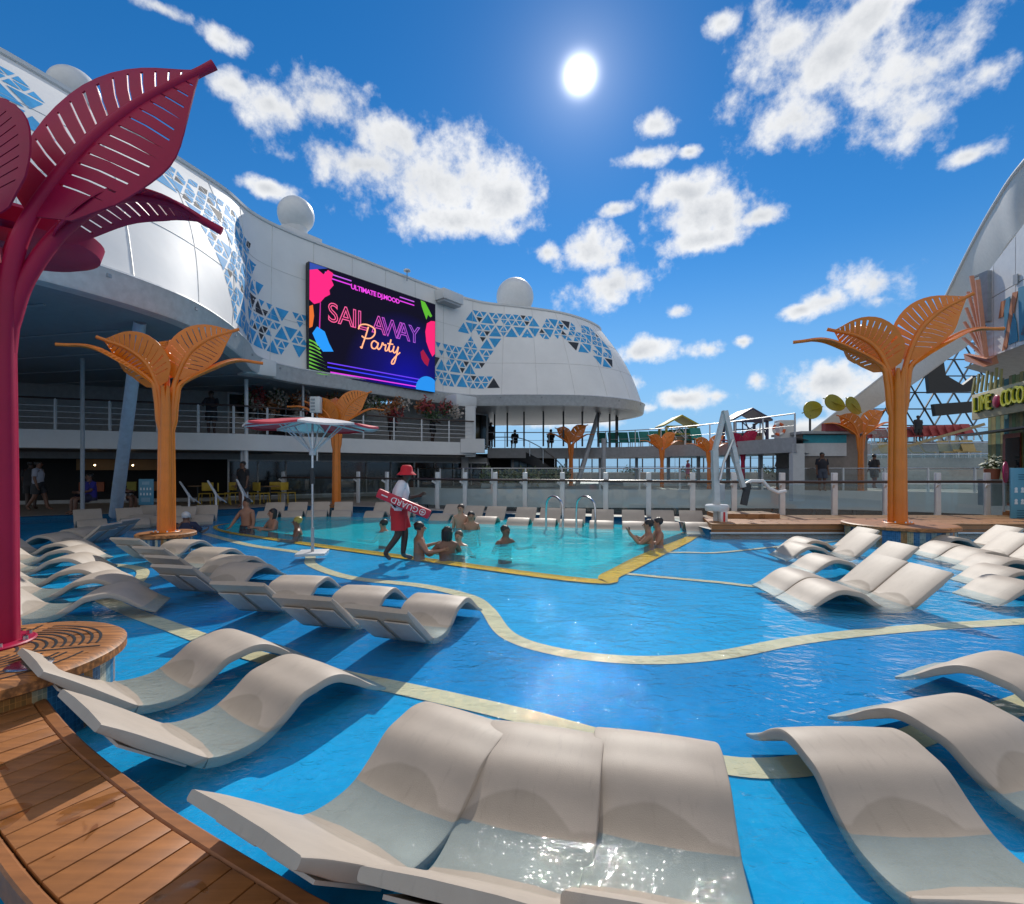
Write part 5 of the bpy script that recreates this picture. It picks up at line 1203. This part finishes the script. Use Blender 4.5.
d = MB().lathe([(0, -.015), (.29, -.015), (.30, 0), (.29, .015), (0, .015)], 32); xform(d, Matrix.Translation((0, 0, 1.10)) @ Matrix.Rotation(R(90), 4, 'X')).build('disc', mat('sign_magenta', (.45, .015, .11), .4), t)
xform(MB().box((0, 0, 0), (.28, .004, .035)).box((0, 0, .07), (.2, .004, .02)), Matrix.Translation((0, -.018, 1.10))).build('lettering_bar', mat('sign_pink', (.60, .10, .2), .4), t)

def parasol(loc, label, rad, htop, small=False):
    t = thing('parasol', label, 'parasol', loc); red = mat('parasol_red', (.52, .03, .05), .6); wh = mat('parasol_white', (.62, .60, .60), .6)
    n = 8; a0 = .2
    for k in range(n):
        rows = []
        for i in range(7):
            f = i/6; rr = rad*f; z = htop-.15*f**1.4; row = []
            for j in range(7):
                a = a0+2*math.pi*(k+j/6)/n; sag = -.035*f*math.sin(math.pi*j/6); q = rr*(1-.05*math.sin(math.pi*j/6)*f); row.append((q*math.cos(a), q*math.sin(a), z+sag))
            rows.append(row)
        rows.append([(x, y, z-.035) for x, y, z in rows[-1]])
        MB().grid(rows).build('canopy_panel', red if k % 2 else wh, t, keep=True)
        if not small:
            a = a0+2*math.pi*k/n; MB().bar((.05*math.cos(a), .05*math.sin(a), htop-.06), (rad*.98*math.cos(a), rad*.98*math.sin(a), htop-.185), .02, .025).build('rib', WHITE2, t)
            MB().bar((.05*math.cos(a), .05*math.sin(a), htop-.62), (rad*.5*math.cos(a), rad*.5*math.sin(a), htop-.11), .016, .02).build('strut', WHITE2, t)
    MB().tube([(0, 0, .02), (0, 0, htop+.09)], .021, 12).build('pole', STEEL, t)
    if not small:
        MB().tube([(0, 0, htop-.70), (0, 0, htop-.58)], .06, 12).build('runner', WHITE2, t); MB().tube([(0, 0, 1.32), (0, 0, 1.62)], .04, 10).build('crank_housing', DARK, t)
        MB().box((0, 0, .03), (.52, .52, .05), rz=.2).build('base_plate', WHITE2, t, bevel=.01); MB().tube([(0, 0, .05), (0, 0, .5)], .03, 12).build('sleeve', GREY, t)
    return t
parasol((-3.74, 9.0, -.05), 'red and white parasol on a thin pole standing in the pool', 1.2, 2.56)
p = at(675, 458, 38); parasol((p.x, p.y, FD), 'small pale parasol far behind by the orange leaf trees', 1.2, 2.55, True)
x = thing('speaker_cabinet', 'white slatted cabinet behind the top of the parasol', 'speaker', at(316, 405, 17.2)); MB().box((0, 0, 0), (.36, .25, .58)).build('body', WHITE, x, bevel=.02)
for k in range(4): MB().box((-.06, -.13, .18-.12*k), (.15, .02, .06)).build('slat', GREY, x)
MB().tube([(0, .1, -.29), (0, .1, -2.0)], .03, 8).build('post', WHITE2, x)

# hanging plants and flowers under the balcony ceiling, chairs and tables on the deck
def leaf_clump(mb, c, r, n, size, rnd, flat=1.0):
    for _ in range(n):
        d = Vector((rnd.gauss(0, 1), rnd.gauss(0, 1), rnd.gauss(0, 1)*flat)).normalized()*r*rnd.random()**.5; p = Vector(c)+d
        a = Vector((rnd.gauss(0, 1), rnd.gauss(0, 1), rnd.gauss(0, 1))).normalized(); b = a.orthogonal().normalized(); s = size*rnd.uniform(.6, 1.3)
        mb.add([p, p+a*s*.5+b*s*.28, p+a*s, p+a*s*.5-b*s*.28], [(0, 1, 2, 3)])
rnd = random.Random(11)
cols = [mat('hanging_red', (.25, .03, .03), .6), mat('hanging_green', (.05, .09, .03), .6), mat('hanging_cream', (.38, .33, .28), .6), mat('hanging_amber', (.28, .10, .03), .6)]
names = ['dark red and green', 'leafy green and cream', 'amber and green', 'cream flowered', 'deep red', 'long green', 'mixed red and cream', 'loose amber', 'dense green']
for i in range(9):
    u = 258+i*24; Y = 20.5+i*.5; c = at(u, 396+i*.7, Y)
    c.z = HR
    t = thing('hanging_plant', '%s hanging plant under the ceiling below the screen, %s from the left' % (names[i], ORD[i]), 'hanging plant', c, group='hanging plants under the balcony ceiling')
    for k in range(3):
        mb = MB(); leaf_clump(mb, (rnd.uniform(-.4, .4), rnd.uniform(-.2, .2), -.35-.22*k*rnd.random()), .42, 110, .17, rnd, .8); mb.build('foliage', cols[(i+k) % 4], t, keep=True)
    MB().tube([(0, 0, 0), (0, 0, -.4)], .01, 5).build('cord', DARK, t)
def cafe_chair():
    t = thing('cafe_chair', 'x', 'chair'); ym = mat('mustard_plastic', (.50, .34, .03), .5)
    MB().box((0, 0, .45), (.44, .44, .03)).build('seat', ym, t, bevel=.01); MB().box((0, .21, .72), (.42, .03, .34)).build('backrest', ym, t, bevel=.01)
    for x in (-.19, .19):
        for y in (-.19, .19): MB().tube([(x, y, .44), (x*1.15, y*1.15, 0)], .016, 6).build('leg', ym, t)
    return t
def cafe_table():
    t = thing('cafe_table', 'x', 'table'); MB().lathe([(0, .72), (.36, .72), (.36, .75), (0, .75)], 24).build('tabletop', mat('table_wood', (.25, .14, .06), .5), t)
    MB().tube([(0, 0, 0), (0, 0, .72)], .035, 8).build('leg', DARK, t); MB().lathe([(0, 0), (.25, 0), (.25, .03), (0, .03)], 20).build('base', DARK, t); return t
ch, tb = cafe_chair(), cafe_table()
for i, (u, Y, rz) in enumerate(((206, 19.6, .3), (224, 19.4, 2.2), (232, 20.2, .2), (252, 20.0, -.4), (262, 19.8, 2.6), (274, 20.6, .3), (288, 20.4, 1.2))):
    X = (u-512)/FPX*Y; l = 'mustard yellow chair on the deck before the dark windows, %s from the left' % ORD[i]
    if i == 0: ch.location = (X, Y, .1); ch.rotation_euler = (0, 0, rz); ch['label'] = l; ch['group'] = 'yellow cafe chairs'
    else: copy_tree(ch, (X, Y, .1), rz, l)
for i, (u, Y) in enumerate(((198, 20.2), (241, 20.4), (270, 20.0))):
    X = (u-512)/FPX*Y; l = 'small round cafe table among yellow chairs, %s from the left' % ORD[i]
    if i == 0: tb.location = (X, Y, .1); tb['label'] = l; tb['group'] = 'cafe tables'
    else: copy_tree(tb, (X, Y, .1), 0, l)
# shrubs behind the far parapet and a stair beneath the rounded end
gm = [mat('shrub_green_%d' % k, c, .6) for k, c in enumerate(((.05, .085, .03), (.09, .12, .04), (.13, .14, .06)))]
for i, (u, Y) in enumerate(((492, 25.4), (506, 25.8), (521, 26.2), (538, 26.4), (556, 26.8), (630, 44.2), (690, 44.2), (765, 44.4), (786, 44.3))):
    X = (u-512)/FPX*Y; w = ['spiky', 'broad', 'loose', 'pale', 'dark', 'low distant', 'wide distant', 'round distant', 'thin distant'][i]
    t = thing('shrub', '%s green shrub behind the far rail, %s from the left' % (w, ORD[i]), 'shrub', (X, Y, FD), group='green shrubs on the far deck')
    for k in range(3):
        mb = MB(); leaf_clump(mb, (rnd.uniform(-.4, .4), rnd.uniform(-.3, .3), .45+.25*rnd.random()), .5 if i < 5 else .8, 130, .24, rnd, .7); mb.build('foliage', gm[(k+i) % 3], t, keep=True)
    MB().box((0, 0, .12), (1.1, .8, .24)).build('planter', GREY, t)
st = thing('curved_stair', 'dark curved stair under the rounded end of the ship building', 'stair', (1, 31.5, FD))
pts = cr([(-2.4, .9, 2.2), (-.6, .1, 2.1), (.6, -.3, 1.6), (1.6, -.2, .9), (2.5, .3, .1)], 5)
MB().grid([[(x, y, z-.55), (x, y, z+.15), (x, y+.9, z+.15), (x, y+.9, z-.55)] for x, y, z in pts]).build('flight', DARK, st); MB().tube([(x, y, z+.95) for x, y, z in pts], .03, 6).build('handrail', STEEL, st)
for x, y, z in pts[::4]: MB().tube([(x, y, z), (x, y, z+.95)], .02, 6).build('baluster', STEEL, st)
wb = thing('back_wall', 'dark back wall under the bridge at the left with pale blue glass doors', 'wall', (-1, 34, FD)); MB().box((1.0, .8, 1.05), (6.5, .2, 2.1)).build('wall', DARKIN, wb)
for k in range(3): MB().box((1.2+k*.62, .66, 1.05), (.56, .05, 1.9)).build('door_pane', mat('pale_blue_glass', (.10, .19, .25), .12), wb)
pot = thing('plant_pot', 'terracotta pot with a small green plant in front of the planked bar', 'plant', (*at(992, 480, 16.5)[:2], .3)); MB().lathe([(.18, .9), (.22, 1.25), (.20, 1.26), (.0, 1.2)], 20).build('pot', mat('terracotta', (.28, .08, .04), .6), pot)
mb = MB(); leaf_clump(mb, (0, 0, 1.45), .26, 120, .16, rnd); mb.build('foliage', gm[1], pot, keep=True); MB().box((0, 0, .45), (.5, .5, .9)).build('stand', GREY, pot)

# ------------------------------------------------------------------ people
SKINS = {'fair': (.45, .24, .16), 'tan': (.34, .165, .10), 'brown': (.16, .075, .045), 'dark': (.055, .028, .02)}
J0 = dict(pelvis=(0,0,.93), waist=(0,.0,1.08), chest=(0,.01,1.28), collar=(0,0,1.42), neck=(0,.01,1.49), jaw=(0,.035,1.555), face=(0,.03,1.62), crown=(0,.005,1.70),
          shoulder_l=(-.17,0,1.40), elbow_l=(-.22,.0,1.12), wrist_l=(-.23,.07,.88), hand_l=(-.23,.09,.81),
          shoulder_r=(.17,0,1.40), elbow_r=(.22,.0,1.12), wrist_r=(.23,.07,.88), hand_r=(.23,.09,.81),
          hip_l=(-.09,0,.90), knee_l=(-.10,.02,.50), ankle_l=(-.10,-.02,.09), toe_l=(-.11,.15,.03),
          hip_r=(.09,0,.90), knee_r=(.10,.02,.50), ankle_r=(.10,-.02,.09), toe_r=(.11,.15,.03))
RAD = dict(pelvis=.125, waist=.115, chest=.13, collar=.085, neck=.052, jaw=.062, face=.088, crown=.062, shoulder=.058, elbow=.040, wrist=.028, hand=.030, hip=.088, knee=.058, ankle=.040, toe=.030)
BONES = [('pelvis','waist'),('waist','chest'),('chest','collar'),('collar','neck'),('neck','jaw'),('jaw','face'),('face','crown')]+[p for s in 'lr' for p in
         (('collar','shoulder_'+s),('shoulder_'+s,'elbow_'+s),('elbow_'+s,'wrist_'+s),('wrist_'+s,'hand_'+s),('pelvis','hip_'+s),('hip_'+s,'knee_'+s),('knee_'+s,'ankle_'+s),('ankle_'+s,'toe_'+s))]
def skin_mesh(name, pts, radii, edges, root, m, parent, levels=1):
    me = bpy.data.meshes.new(name); bm = bmesh.new(); ly = bm.verts.layers.skin.verify(); vv = []
    for i, (p, r) in enumerate(zip(pts, radii)):
        v = bm.verts.new(p); v[ly].radius = (r, r) if not isinstance(r, tuple) else r; v[ly].use_root = (i == root); vv.append(v)
    for a, b in edges: bm.edges.new((vv[a], vv[b]))
    bm.to_mesh(me); bm.free()
    o = bpy.data.objects.new(name, me); COL.objects.link(o)
    sk = o.modifiers.new('s', 'SKIN'); sk.use_smooth_shade = True; sk.branch_smoothing = .6
    sb = o.modifiers.new('b', 'SUBSURF'); sb.levels = levels; sb.render_levels = levels
    dg = bpy.context.evaluated_depsgraph_get(); dg.update()
    m2 = bpy.data.meshes.new_from_object(o.evaluated_get(dg)); o.modifiers.clear(); o.data = m2; bpy.data.meshes.remove(me)
    m2.name = name; m2.materials.clear(); m2.materials.append(m); m2.polygons.foreach_set('use_smooth', [True]*len(m2.polygons)); o.parent = parent; return o
def person(label, loc, rz, skin='tan', pose=None, wear=(), hair=(.012, .009, .008), hairlen=0, size=1.0, hands=True, group=None, fine=False, bald=False):
    t = thing('person', label, 'person', loc, rz, group); t.scale = (size,)*3
    J = dict(J0); J.update(pose or {}); J = {k: Vector(v) for k, v in J.items()}
    ix, pts, rad = {}, [], []
    for k, v in J.items():
        ix[k] = len(pts); pts.append(v); b = k.split('_')[0]; r = RAD[b]*1.22
        rad.append((r*1.35, r*.95) if b in ('pelvis', 'waist', 'chest') else r)
    ed = [(ix[a], ix[b]) for a, b in BONES]
    # nose and ears grow out of the head, fingers out of the palms
    fd = (J['face']-J['jaw']); up = (J['crown']-J['jaw']).normalized(); side = Vector((1, 0, 0)); fwd = up.cross(side).normalized()*-1
    fwd = Vector((0, 1, 0)) if fwd.y < 0 and 'head_fwd' not in (pose or {}) else fwd
    if hands:
        for s in 'lr':
            h, w = J['hand_'+s], J['wrist_'+s]; d = (h-w).normalized(); sd = d.cross(Vector((0, 1, .2))).normalized(); curl = d.cross(sd).normalized()
            for j, (o, ln) in enumerate(((-.030, .062), (-.010, .074), (.010, .070), (.029, .054))):
                b = len(pts); pts += [h+sd*o+d*.030, h+sd*o*1.15+d*(.03+ln*.55)-curl*.008, h+sd*o*1.2+d*(.03+ln)-curl*.026]; rad += [.0095, .0088, .007]; ed += [(ix['hand_'+s], b), (b, b+1), (b+1, b+2)]
            b = len(pts); th = -1 if s == 'l' else 1; pts += [h+sd*.036*th-d*.015, h+sd*.058*th+d*.022]; rad += [.010, .008]; ed += [(ix['hand_'+s], b), (b, b+1)]
    sm = mat('skin_'+skin, SKINS[skin], .5, var=.08)
    body = skin_mesh('body', pts, rad, ed, ix['pelvis'], sm, t, 2 if fine else 1)
    f = J['face']; nb = MB(); nb.tube([f+fwd*.078+up*.012, f+fwd*.108-up*.018, f+fwd*.085-up*.03], [.010, .015, .010], 8)
    nb.build('nose', sm, body)
    for s in (-1, 1):
        MB().ball(f+side*s*.085-fwd*.005, .022, 8, 6, (.45, .8, 1.2)).build('ear', sm, body); MB().ball(f+side*s*.033+fwd*.080+up*.015, .010, 8, 6).build('eye', mat('eye_dark', (.02, .015, .012), .2), body)
    MB().tube([f-side*.024+fwd*.078-up*.052, f+fwd*.085-up*.052, f+side*.024+fwd*.078-up*.052], .006, 6).build('mouth', mat('lips', (.22, .06, .05), .5), body)
    if not bald:
        hb = MB(); c = f+up*.028-fwd*.018; n, m = 18, 9; rows = []
        for i in range(m+1):
            th = math.pi*.67*i/m; row = []
            for j in range(n+1):
                a = 2*math.pi*j/n; fr = max(0, math.sin(a)); rr = .104+.007*math.sin(5*a+i)+.005*math.sin(13*a+2.3*i)
                tt = th*(1-.42*fr) if True else th
                row.append(c+(side*math.cos(a)*.93+fwd*math.sin(a)*1.02)*math.sin(tt)*rr+up*math.cos(tt)*rr)
            rows.append(row)
        hb.grid(rows)
        if hairlen:
            for k in range(9):
                a = math.pi+math.pi*k/8; p = c+(side*math.cos(a)+fwd*math.sin(a))*.082; hb.tube([p, p-up*hairlen*.5-fwd*.015, p-up*hairlen+side*.01*math.cos(k)], [.03, .028, .012], 7)
        hb.build('hair', mat('hair_%d' % int(hair[0]*1000), hair, .45), t, smooth=80)
    def etube(mb, pp, rr, n=14):
        rows = []
        for i, p in enumerate(pp):
            d = (pp[min(i+1, len(pp)-1)]-pp[max(0, i-1)]).normalized(); x = Vector((1, 0, 0)); x = (x-d*x.dot(d)).normalized() if abs(d.x) < .85 else Vector((0, 0, 1)); y = d.cross(x)
            rows.append([p+x*rr[i][0]*math.cos(2*math.pi*j/n)+y*rr[i][1]*math.sin(2*math.pi*j/n) for j in range(n+1)])
        mb.grid(rows); return mb
    for w in wear:
        nm, keys, col, grow, rough = w
        if nm in ('shirt', 'shorts'):
            cm = mat('cloth_%s_%d_%d_%d' % (nm, *[int(c*99) for c in col]), col, rough); mb = MB()
            if nm == 'shirt':
                wa, pe = J['waist'], J['pelvis']
                etube(mb, [pe.lerp(wa, .1), wa, J['chest'], J['chest'].lerp(J['collar'], .6), J['collar'].lerp(J['neck'], .2), J['neck'].lerp(J['collar'], .35)], [(.205, .150), (.195, .145), (.215, .155), (.19, .125), (.125, .095), (.085, .08)])
                for q in 'lr':
                    a, b = J['shoulder_'+q], J['elbow_'+q]; c = J['collar'].lerp(a, .55); etube(mb, [c, a, a.lerp(b, .35), a.lerp(b, .75)], [(.085, .085), (.088, .088), (.080, .080), (.082, .082)])
            else:
                etube(mb, [J['pelvis'].lerp(J['waist'], .55), J['pelvis'], J['pelvis']+Vector((0, 0, -.09))], [(.195, .148), (.205, .16), (.20, .155)])
                for q in 'lr':
                    a, b = J['hip_'+q], J['knee_'+q]; etube(mb, [a+Vector((0, 0, .06)), a.lerp(b, .25), a.lerp(b, .78)], [(.10, .13), (.118, .135), (.125, .135)])
            mb.build(nm, cm, t, smooth=80); continue
        kk = [k for k in keys]; P = [J[k] for k in kk]; Rr = []
        for k in kk:
            r = RAD[k.split('_')[0]]*1.22+grow; Rr.append((r*1.33, r*1.02) if k.split('_')[0] in ('pelvis', 'waist', 'chest') else r)
        E = [(kk.index(a), kk.index(b)) for a, b in BONES if a in kk and b in kk]
        # sleeves and legs end part-way down the limb
        extra = {'shirt': (('shoulder_', 'elbow_', .62),), 'shorts': (('hip_', 'knee_', .80),), 'trunks': (('hip_', 'knee_', .6),)}.get(nm, ())
        for a, b, fr in extra:
            for s in 'lr':
                if a+s in kk: P.append(J[a+s].lerp(J[b+s], fr)); r = (RAD[a[:-1]]*(1-fr)+RAD[b[:-1]]*fr)*1.22+grow*1.5; Rr.append(r); E.append((kk.index(a+s), len(P)-1))
        skin_mesh(nm, P, Rr, E, kk.index('pelvis') if 'pelvis' in kk else kk.index('chest'), mat('cloth_%s_%d_%d_%d' % (nm, *[int(c*99) for c in col]), col, rough), t, 2 if fine else 1)
    return t, J
SH = lambda col: ('shirt', ('pelvis', 'waist', 'chest', 'collar', 'shoulder_l', 'shoulder_r'), col, .02, .8)
TR = lambda col: ('shorts', ('pelvis', 'hip_l', 'hip_r'), col, .022, .7)
BK = lambda col: ('swim_top', ('chest',), col, .01, .6)

# lifeguard pacing along the ledge, facing right, head bent over a phone
gp = dict(pelvis=(0,0,.90), waist=(0,.01,1.05), chest=(0,.04,1.25), collar=(0,.06,1.39), neck=(0,.085,1.455), jaw=(0,.14,1.495), face=(0,.145,1.56), crown=(0,.13,1.645),
          shoulder_l=(-.165,.06,1.36), elbow_l=(-.20,.10,1.10), wrist_l=(-.14,.32,1.15), hand_l=(-.12,.38,1.18), shoulder_r=(.17,.05,1.365), elbow_r=(.24,-.02,1.10), wrist_r=(.22,.17,.97), hand_r=(.21,.235,.955),
          hip_l=(-.085,0,.87), knee_l=(-.09,.10,.48), ankle_l=(-.09,.06,.08), toe_l=(-.09,.24,.025), hip_r=(.085,0,.87), knee_r=(.09,.00,.47), ankle_r=(.09,-.24,.14), toe_r=(.09,-.13,.03))
gpos = on(399, 561, FL); grz = R(-90)+.12
leg_wear = ('leggings', ('hip_l', 'knee_l', 'ankle_l'), (.012, .012, .013), .008, .7)
g, GJ = person('lifeguard in red bucket hat white shirt and red shorts walking along the pool ledge', (gpos.x, gpos.y, FL+.012), grz, 'dark', gp,
               (SH((.62, .60, .64)), TR((.45, .012, .02))), fine=True, size=1.02)
f = GJ['face']; MB().lathe([(.001, .125), (.07, .12), (.102, .085), (.112, .01), (.125, -.005), (.175, -.05), (.178, -.055), (.172, -.058), (.11, -.01)], 28).build('bucket_hat', mat('hat_red', (.55, .012, .025), .75), g, loc=f+Vector((0, -.01, .045)), smooth=60)
for s in 'lr':
    pass
st = MB(); st.tube(cr([GJ['shoulder_l']+Vector((.05, .07, .06)), Vector((-.02, .185, 1.22)), Vector((.13, .175, 1.03)), Vector((.2, .10, .95))], 5), .016, 6); st.tube(cr([GJ['shoulder_l']+Vector((.05, .03, .07)), Vector((-.03, -.11, 1.28)), Vector((.12, -.12, 1.08)), Vector((.22, -.04, .98))], 5), .016, 6)
st.build('strap', DARK, g)
# rescue tube carried under the right arm
rt = thing('rescue_tube', 'long red rescue tube marked GUARD carried slanting under the lifeguard arm', 'rescue tube', (gpos.x, gpos.y, FL+.012), grz)
A_, B_ = Vector((.315, -.34, 1.27)), Vector((.30, .58, .86)); dd = (B_-A_).normalized()
MB().bar(A_, B_, .17, .095, up=(1, 0, 0)).build('foam', mat('tube_red', (.50, .015, .04), .45), rt, bevel=.03)
M = frame((A_+B_)/2, -dd, Vector((1, 0, 0)).cross(-dd)); M = Matrix.Translation(Vector((.054, 0, 0))) @ M
tx = text_mb('GUARD', .15, .004, spacing=1.0)
xs = (A_+B_)/2; y_ax = Vector((1, 0, 0)).cross(dd).normalized()
for ax, ay in ((dd, y_ax),):
    Mx = frame(xs+Vector((.0, 0, 0)), ax, ay)
    n_ = Mx.col[2].xyz
    if n_.x < 0: Mx = frame(xs, ax, -ay); n_ = Mx.col[2].xyz
Mx.translation = xs+n_*(.054)+dd*.02
wt = mat('tube_white', (.7, .68, .68), .5)
xform(tx, Mx @ Matrix.Rotation(math.pi, 4, 'Z')).build('lettering', wt, rt)
em = MB().lathe([(.045, 0), (.058, 0), (.058, .004), (.045, .004)], 24).box((0, 0, .002), (.012, .07, .004)).box((0, 0, .002), (.07, .012, .0035))
M2 = Mx.copy(); M2.translation = xs+n_*.054+dd*.36; xform(em, M2).build('emblem', wt, rt)
M3 = Mx.copy(); M3.translation = xs+n_*.054-dd*.36; xform(MB().box((0, 0, .002), (.12, .02, .004)), M3).build('marking', wt, rt)

# bathers: standing in the pool, immersed to chest or neck
def bather(u, v, imm, rz, label, skin, hair=(.012, .009, .008), hairlen=0, pose=None, wear=(), size=.97, **k):
    p = on(u, v, 0); person(label, (p.x, p.y, -imm*size), rz, skin, pose, wear, hair, hairlen, size, group='bathers in the pool', **k)
EDGEARMS = dict(elbow_l=(-.30,.12,1.20), wrist_l=(-.34,.36,1.25), hand_l=(-.33,.43,1.26), elbow_r=(.32,.10,1.19), wrist_r=(.40,.33,1.23), hand_r=(.41,.40,1.24))
WIDE = dict(elbow_l=(-.34,.06,1.20), wrist_l=(-.50,.24,1.24), hand_l=(-.54,.30,1.25), elbow_r=(.36,.05,1.21), wrist_r=(.54,.22,1.25), hand_r=(.58,.28,1.26))
PHONE = dict(elbow_l=(-.22,.20,1.22), wrist_l=(-.12,.38,1.42), hand_l=(-.10,.42,1.49), elbow_r=(.22,.20,1.22), wrist_r=(.10,.40,1.40), hand_r=(.07,.43,1.47))
bather(247, 527, .96, 2.9, 'bather standing waist deep by the left end of the yellow line', 'tan', pose=dict(elbow_r=(.30,.10,1.16), wrist_r=(.28,.26,1.0), hand_r=(.27,.32,.97)), wear=(TR((.03, .02, .03)),))
bather(273, 529, 1.20, 2.4, 'dark haired bather chest deep just right of the standing one', 'tan', hairlen=.25, pose=EDGEARMS)
bather(298, 535, 1.30, 1.9, 'bather with yellow cap leaning arms along the yellow ledge', 'brown', pose=WIDE, hair=(.35, .27, .05))
bather(384, 531, 1.44, 1.2, 'lone swimmer with only the dark head showing left of the lifeguard', 'tan', pose=WIDE)
bather(419, 552, 1.16, -1.2, 'bather with bare back right behind the lifeguard legs', 'tan', pose=EDGEARMS, hair=(.02, .014, .01))
bather(447, 553, 1.24, .5, 'bather seen from behind with long dark hair and elbows on the yellow ledge', 'brown', hairlen=.22, pose=EDGEARMS)
bather(459, 545, 1.42, 2.8, 'child swimmer with fair face just behind the long haired bather', 'fair', pose=WIDE, hair=(.10, .07, .045), size=.9)
bather(461, 528, 1.10, 2.9, 'pale bather chest deep at the far side, left one of a pair', 'fair', hair=(.05, .03, .02))
bather(471, 529.5, 1.27, 3.3, 'dark haired bather at the far side, right one of a pair', 'tan')
bather(505, 543, 1.36, -2.4, 'dark bather swimming alone in the open turquoise water', 'brown', pose=WIDE)
bather(649, 543, 1.23, 1.35, 'bather in front of the pair at the right yellow corner holding up a phone', 'tan', pose=PHONE)
bather(658.5, 541, 1.22, 1.5, 'bather close behind the phone holder at the right yellow corner', 'tan', pose=EDGEARMS)
pp = on(650, 543); ph = thing('phone', 'dark phone held up by the bather at the right yellow corner', 'phone', (pp.x-.42, pp.y+.06, .26)); MB().box((0, 0, 0), (.012, .075, .15)).build('body', DARK, ph, bevel=.004); MB().box((-.007, 0, 0), (.003, .066, .135)).build('screen', DGLASS, ph)
p9 = on(186, 530); person('bather resting low behind the left orange trunk with a white cap', (p9.x, p9.y, -1.28), .4, 'brown', EDGEARMS, (SH((.02, .025, .06)),), hair=(.6, .6, .6), group='bathers in the pool')
# people on the decks
SIT = dict(pelvis=(0,0,.50), waist=(0,.0,.66), chest=(0,.02,.86), collar=(0,.02,1.0), neck=(0,.03,1.07), jaw=(0,.06,1.13), face=(0,.055,1.20), crown=(0,.03,1.28), shoulder_l=(-.17,.02,.98), elbow_l=(-.22,.1,.74), wrist_l=(-.15,.30,.70), hand_l=(-.12,.36,.70),
           shoulder_r=(.17,.02,.98), elbow_r=(.22,.1,.74), wrist_r=(.15,.3,.7), hand_r=(.12,.36,.70), hip_l=(-.09,.05,.48), knee_l=(-.12,.46,.50), ankle_l=(-.12,.46,.09), toe_l=(-.12,.62,.03), hip_r=(.09,.05,.48), knee_r=(.12,.46,.5), ankle_r=(.12,.46,.09), toe_r=(.12,.62,.03))
WALK = dict(knee_l=(-.1,.14,.52), ankle_l=(-.1,.22,.1), toe_l=(-.1,.38,.05), ankle_r=(.1,-.26,.14), knee_r=(.1,-.04,.5), toe_r=(.1,-.14,.04), wrist_l=(-.23,-.10,.9), hand_l=(-.23,-.1,.83))
LEAN = dict(elbow_l=(-.26,.16,1.14), wrist_l=(-.16,.38,1.10), hand_l=(-.12,.43,1.10), elbow_r=(.26,.16,1.14), wrist_r=(.16,.38,1.1), hand_r=(.12,.43,1.1))
def walker(u, Y, z, rz, label, skin, shirt, short, pose=None, **k):
    person(label, ((u-512)/FPX*Y, Y, z), rz, skin, pose, (SH(shirt), TR(short)), hands=Y < 22, group='people on the decks', **k)
walker(38, 16.6, .1, -1.2, 'man in pale shirt and dark trousers walking in the dark cafe at the left', 'brown', (.35, .36, .42), (.02, .02, .025), WALK)
walker(31, 17.2, .1, .4, 'person in black standing next to the man in the pale shirt', 'dark', (.015, .015, .018), (.015, .015, .018))
walker(91, 15.8, .1, 2.7, 'person in royal blue top sitting at the cafe edge beside the slim post', 'brown', (.025, .02, .20), (.02, .02, .05), SIT)
walker(118, 16.2, .1, -1.4, 'person in pale trousers sitting right of the leaning column', 'brown', (.02, .02, .03), (.45, .45, .47), SIT)
person('waiter in black with white sash standing by the handrails', ((243-512)/FPX*18.2, 18.2, .1), 2.9, 'brown', None, (SH((.012, .012, .014)), TR((.012, .012, .014))), group='people on the decks')
walker(486, 31.9, BZ, -1.3, 'first of two dark dressed people at the bridge rail below the rounded end', 'dark', (.015, .015, .018), (.015, .015, .02), LEAN)
walker(491, 32.0, BZ, 2.4, 'second of two dark dressed people at the bridge rail, arm raised', 'dark', (.02, .02, .025), (.02, .02, .025), dict(elbow_r=(.34,.1,1.36), wrist_r=(.44,.26,1.5), hand_r=(.46,.30,1.55)))
walker(515, 33.0, BZ, 2.9, 'dark figure sitting on the bridge left of the far orange leaves', 'dark', (.02, .02, .02), (.02, .02, .02), SIT)
walker(551, 32.6, BZ, 2.9, 'hatted dark figure sitting on the bridge behind the far orange leaves', 'dark', (.02, .02, .025), (.02, .02, .02), SIT)
walker(688, 39.0, FD, 1.6, 'person in rose red wrap walking on the far deck by the pale parasol', 'tan', (.25, .05, .10), (.30, .06, .10), WALK)
walker(780, 30.5, FD, 2.8, 'dark figure by the far pool below the round buoy', 'dark', (.02, .02, .03), (.02, .02, .02), LEAN)
walker(822, 21.7, FD, 2.9, 'person in black top in front of the white screen of the deck house', 'brown', (.02, .02, .025), (.06, .07, .10))
walker(874, 24.0, FD, -1.2, 'person in dark shirt standing left of the tall orange trunk', 'brown', (.03, .03, .035), (.08, .075, .07), WALK)
walker(918, 31.8, 3.35, 2.9, 'dark clothed person standing on the top terrace before the lattice', 'dark', (.02, .022, .03), (.02, .02, .03))
for i, (x, y) in enumerate(((-13.2, 18.6), (-11.9, 19.0), (-6.0, 24.0), (-4.2, 25.4))):
    person('shadowy person in dark clothes on the balcony, %s from the left' % ORD[i], (x, y, 1.375+EYE-.03), 2.9+.5*i, 'dark', LEAN if i % 2 else None, (SH((.02+.06*(i == 2), .02, .025)), TR((.02, .02, .02))), group='people on the balcony', hands=False)
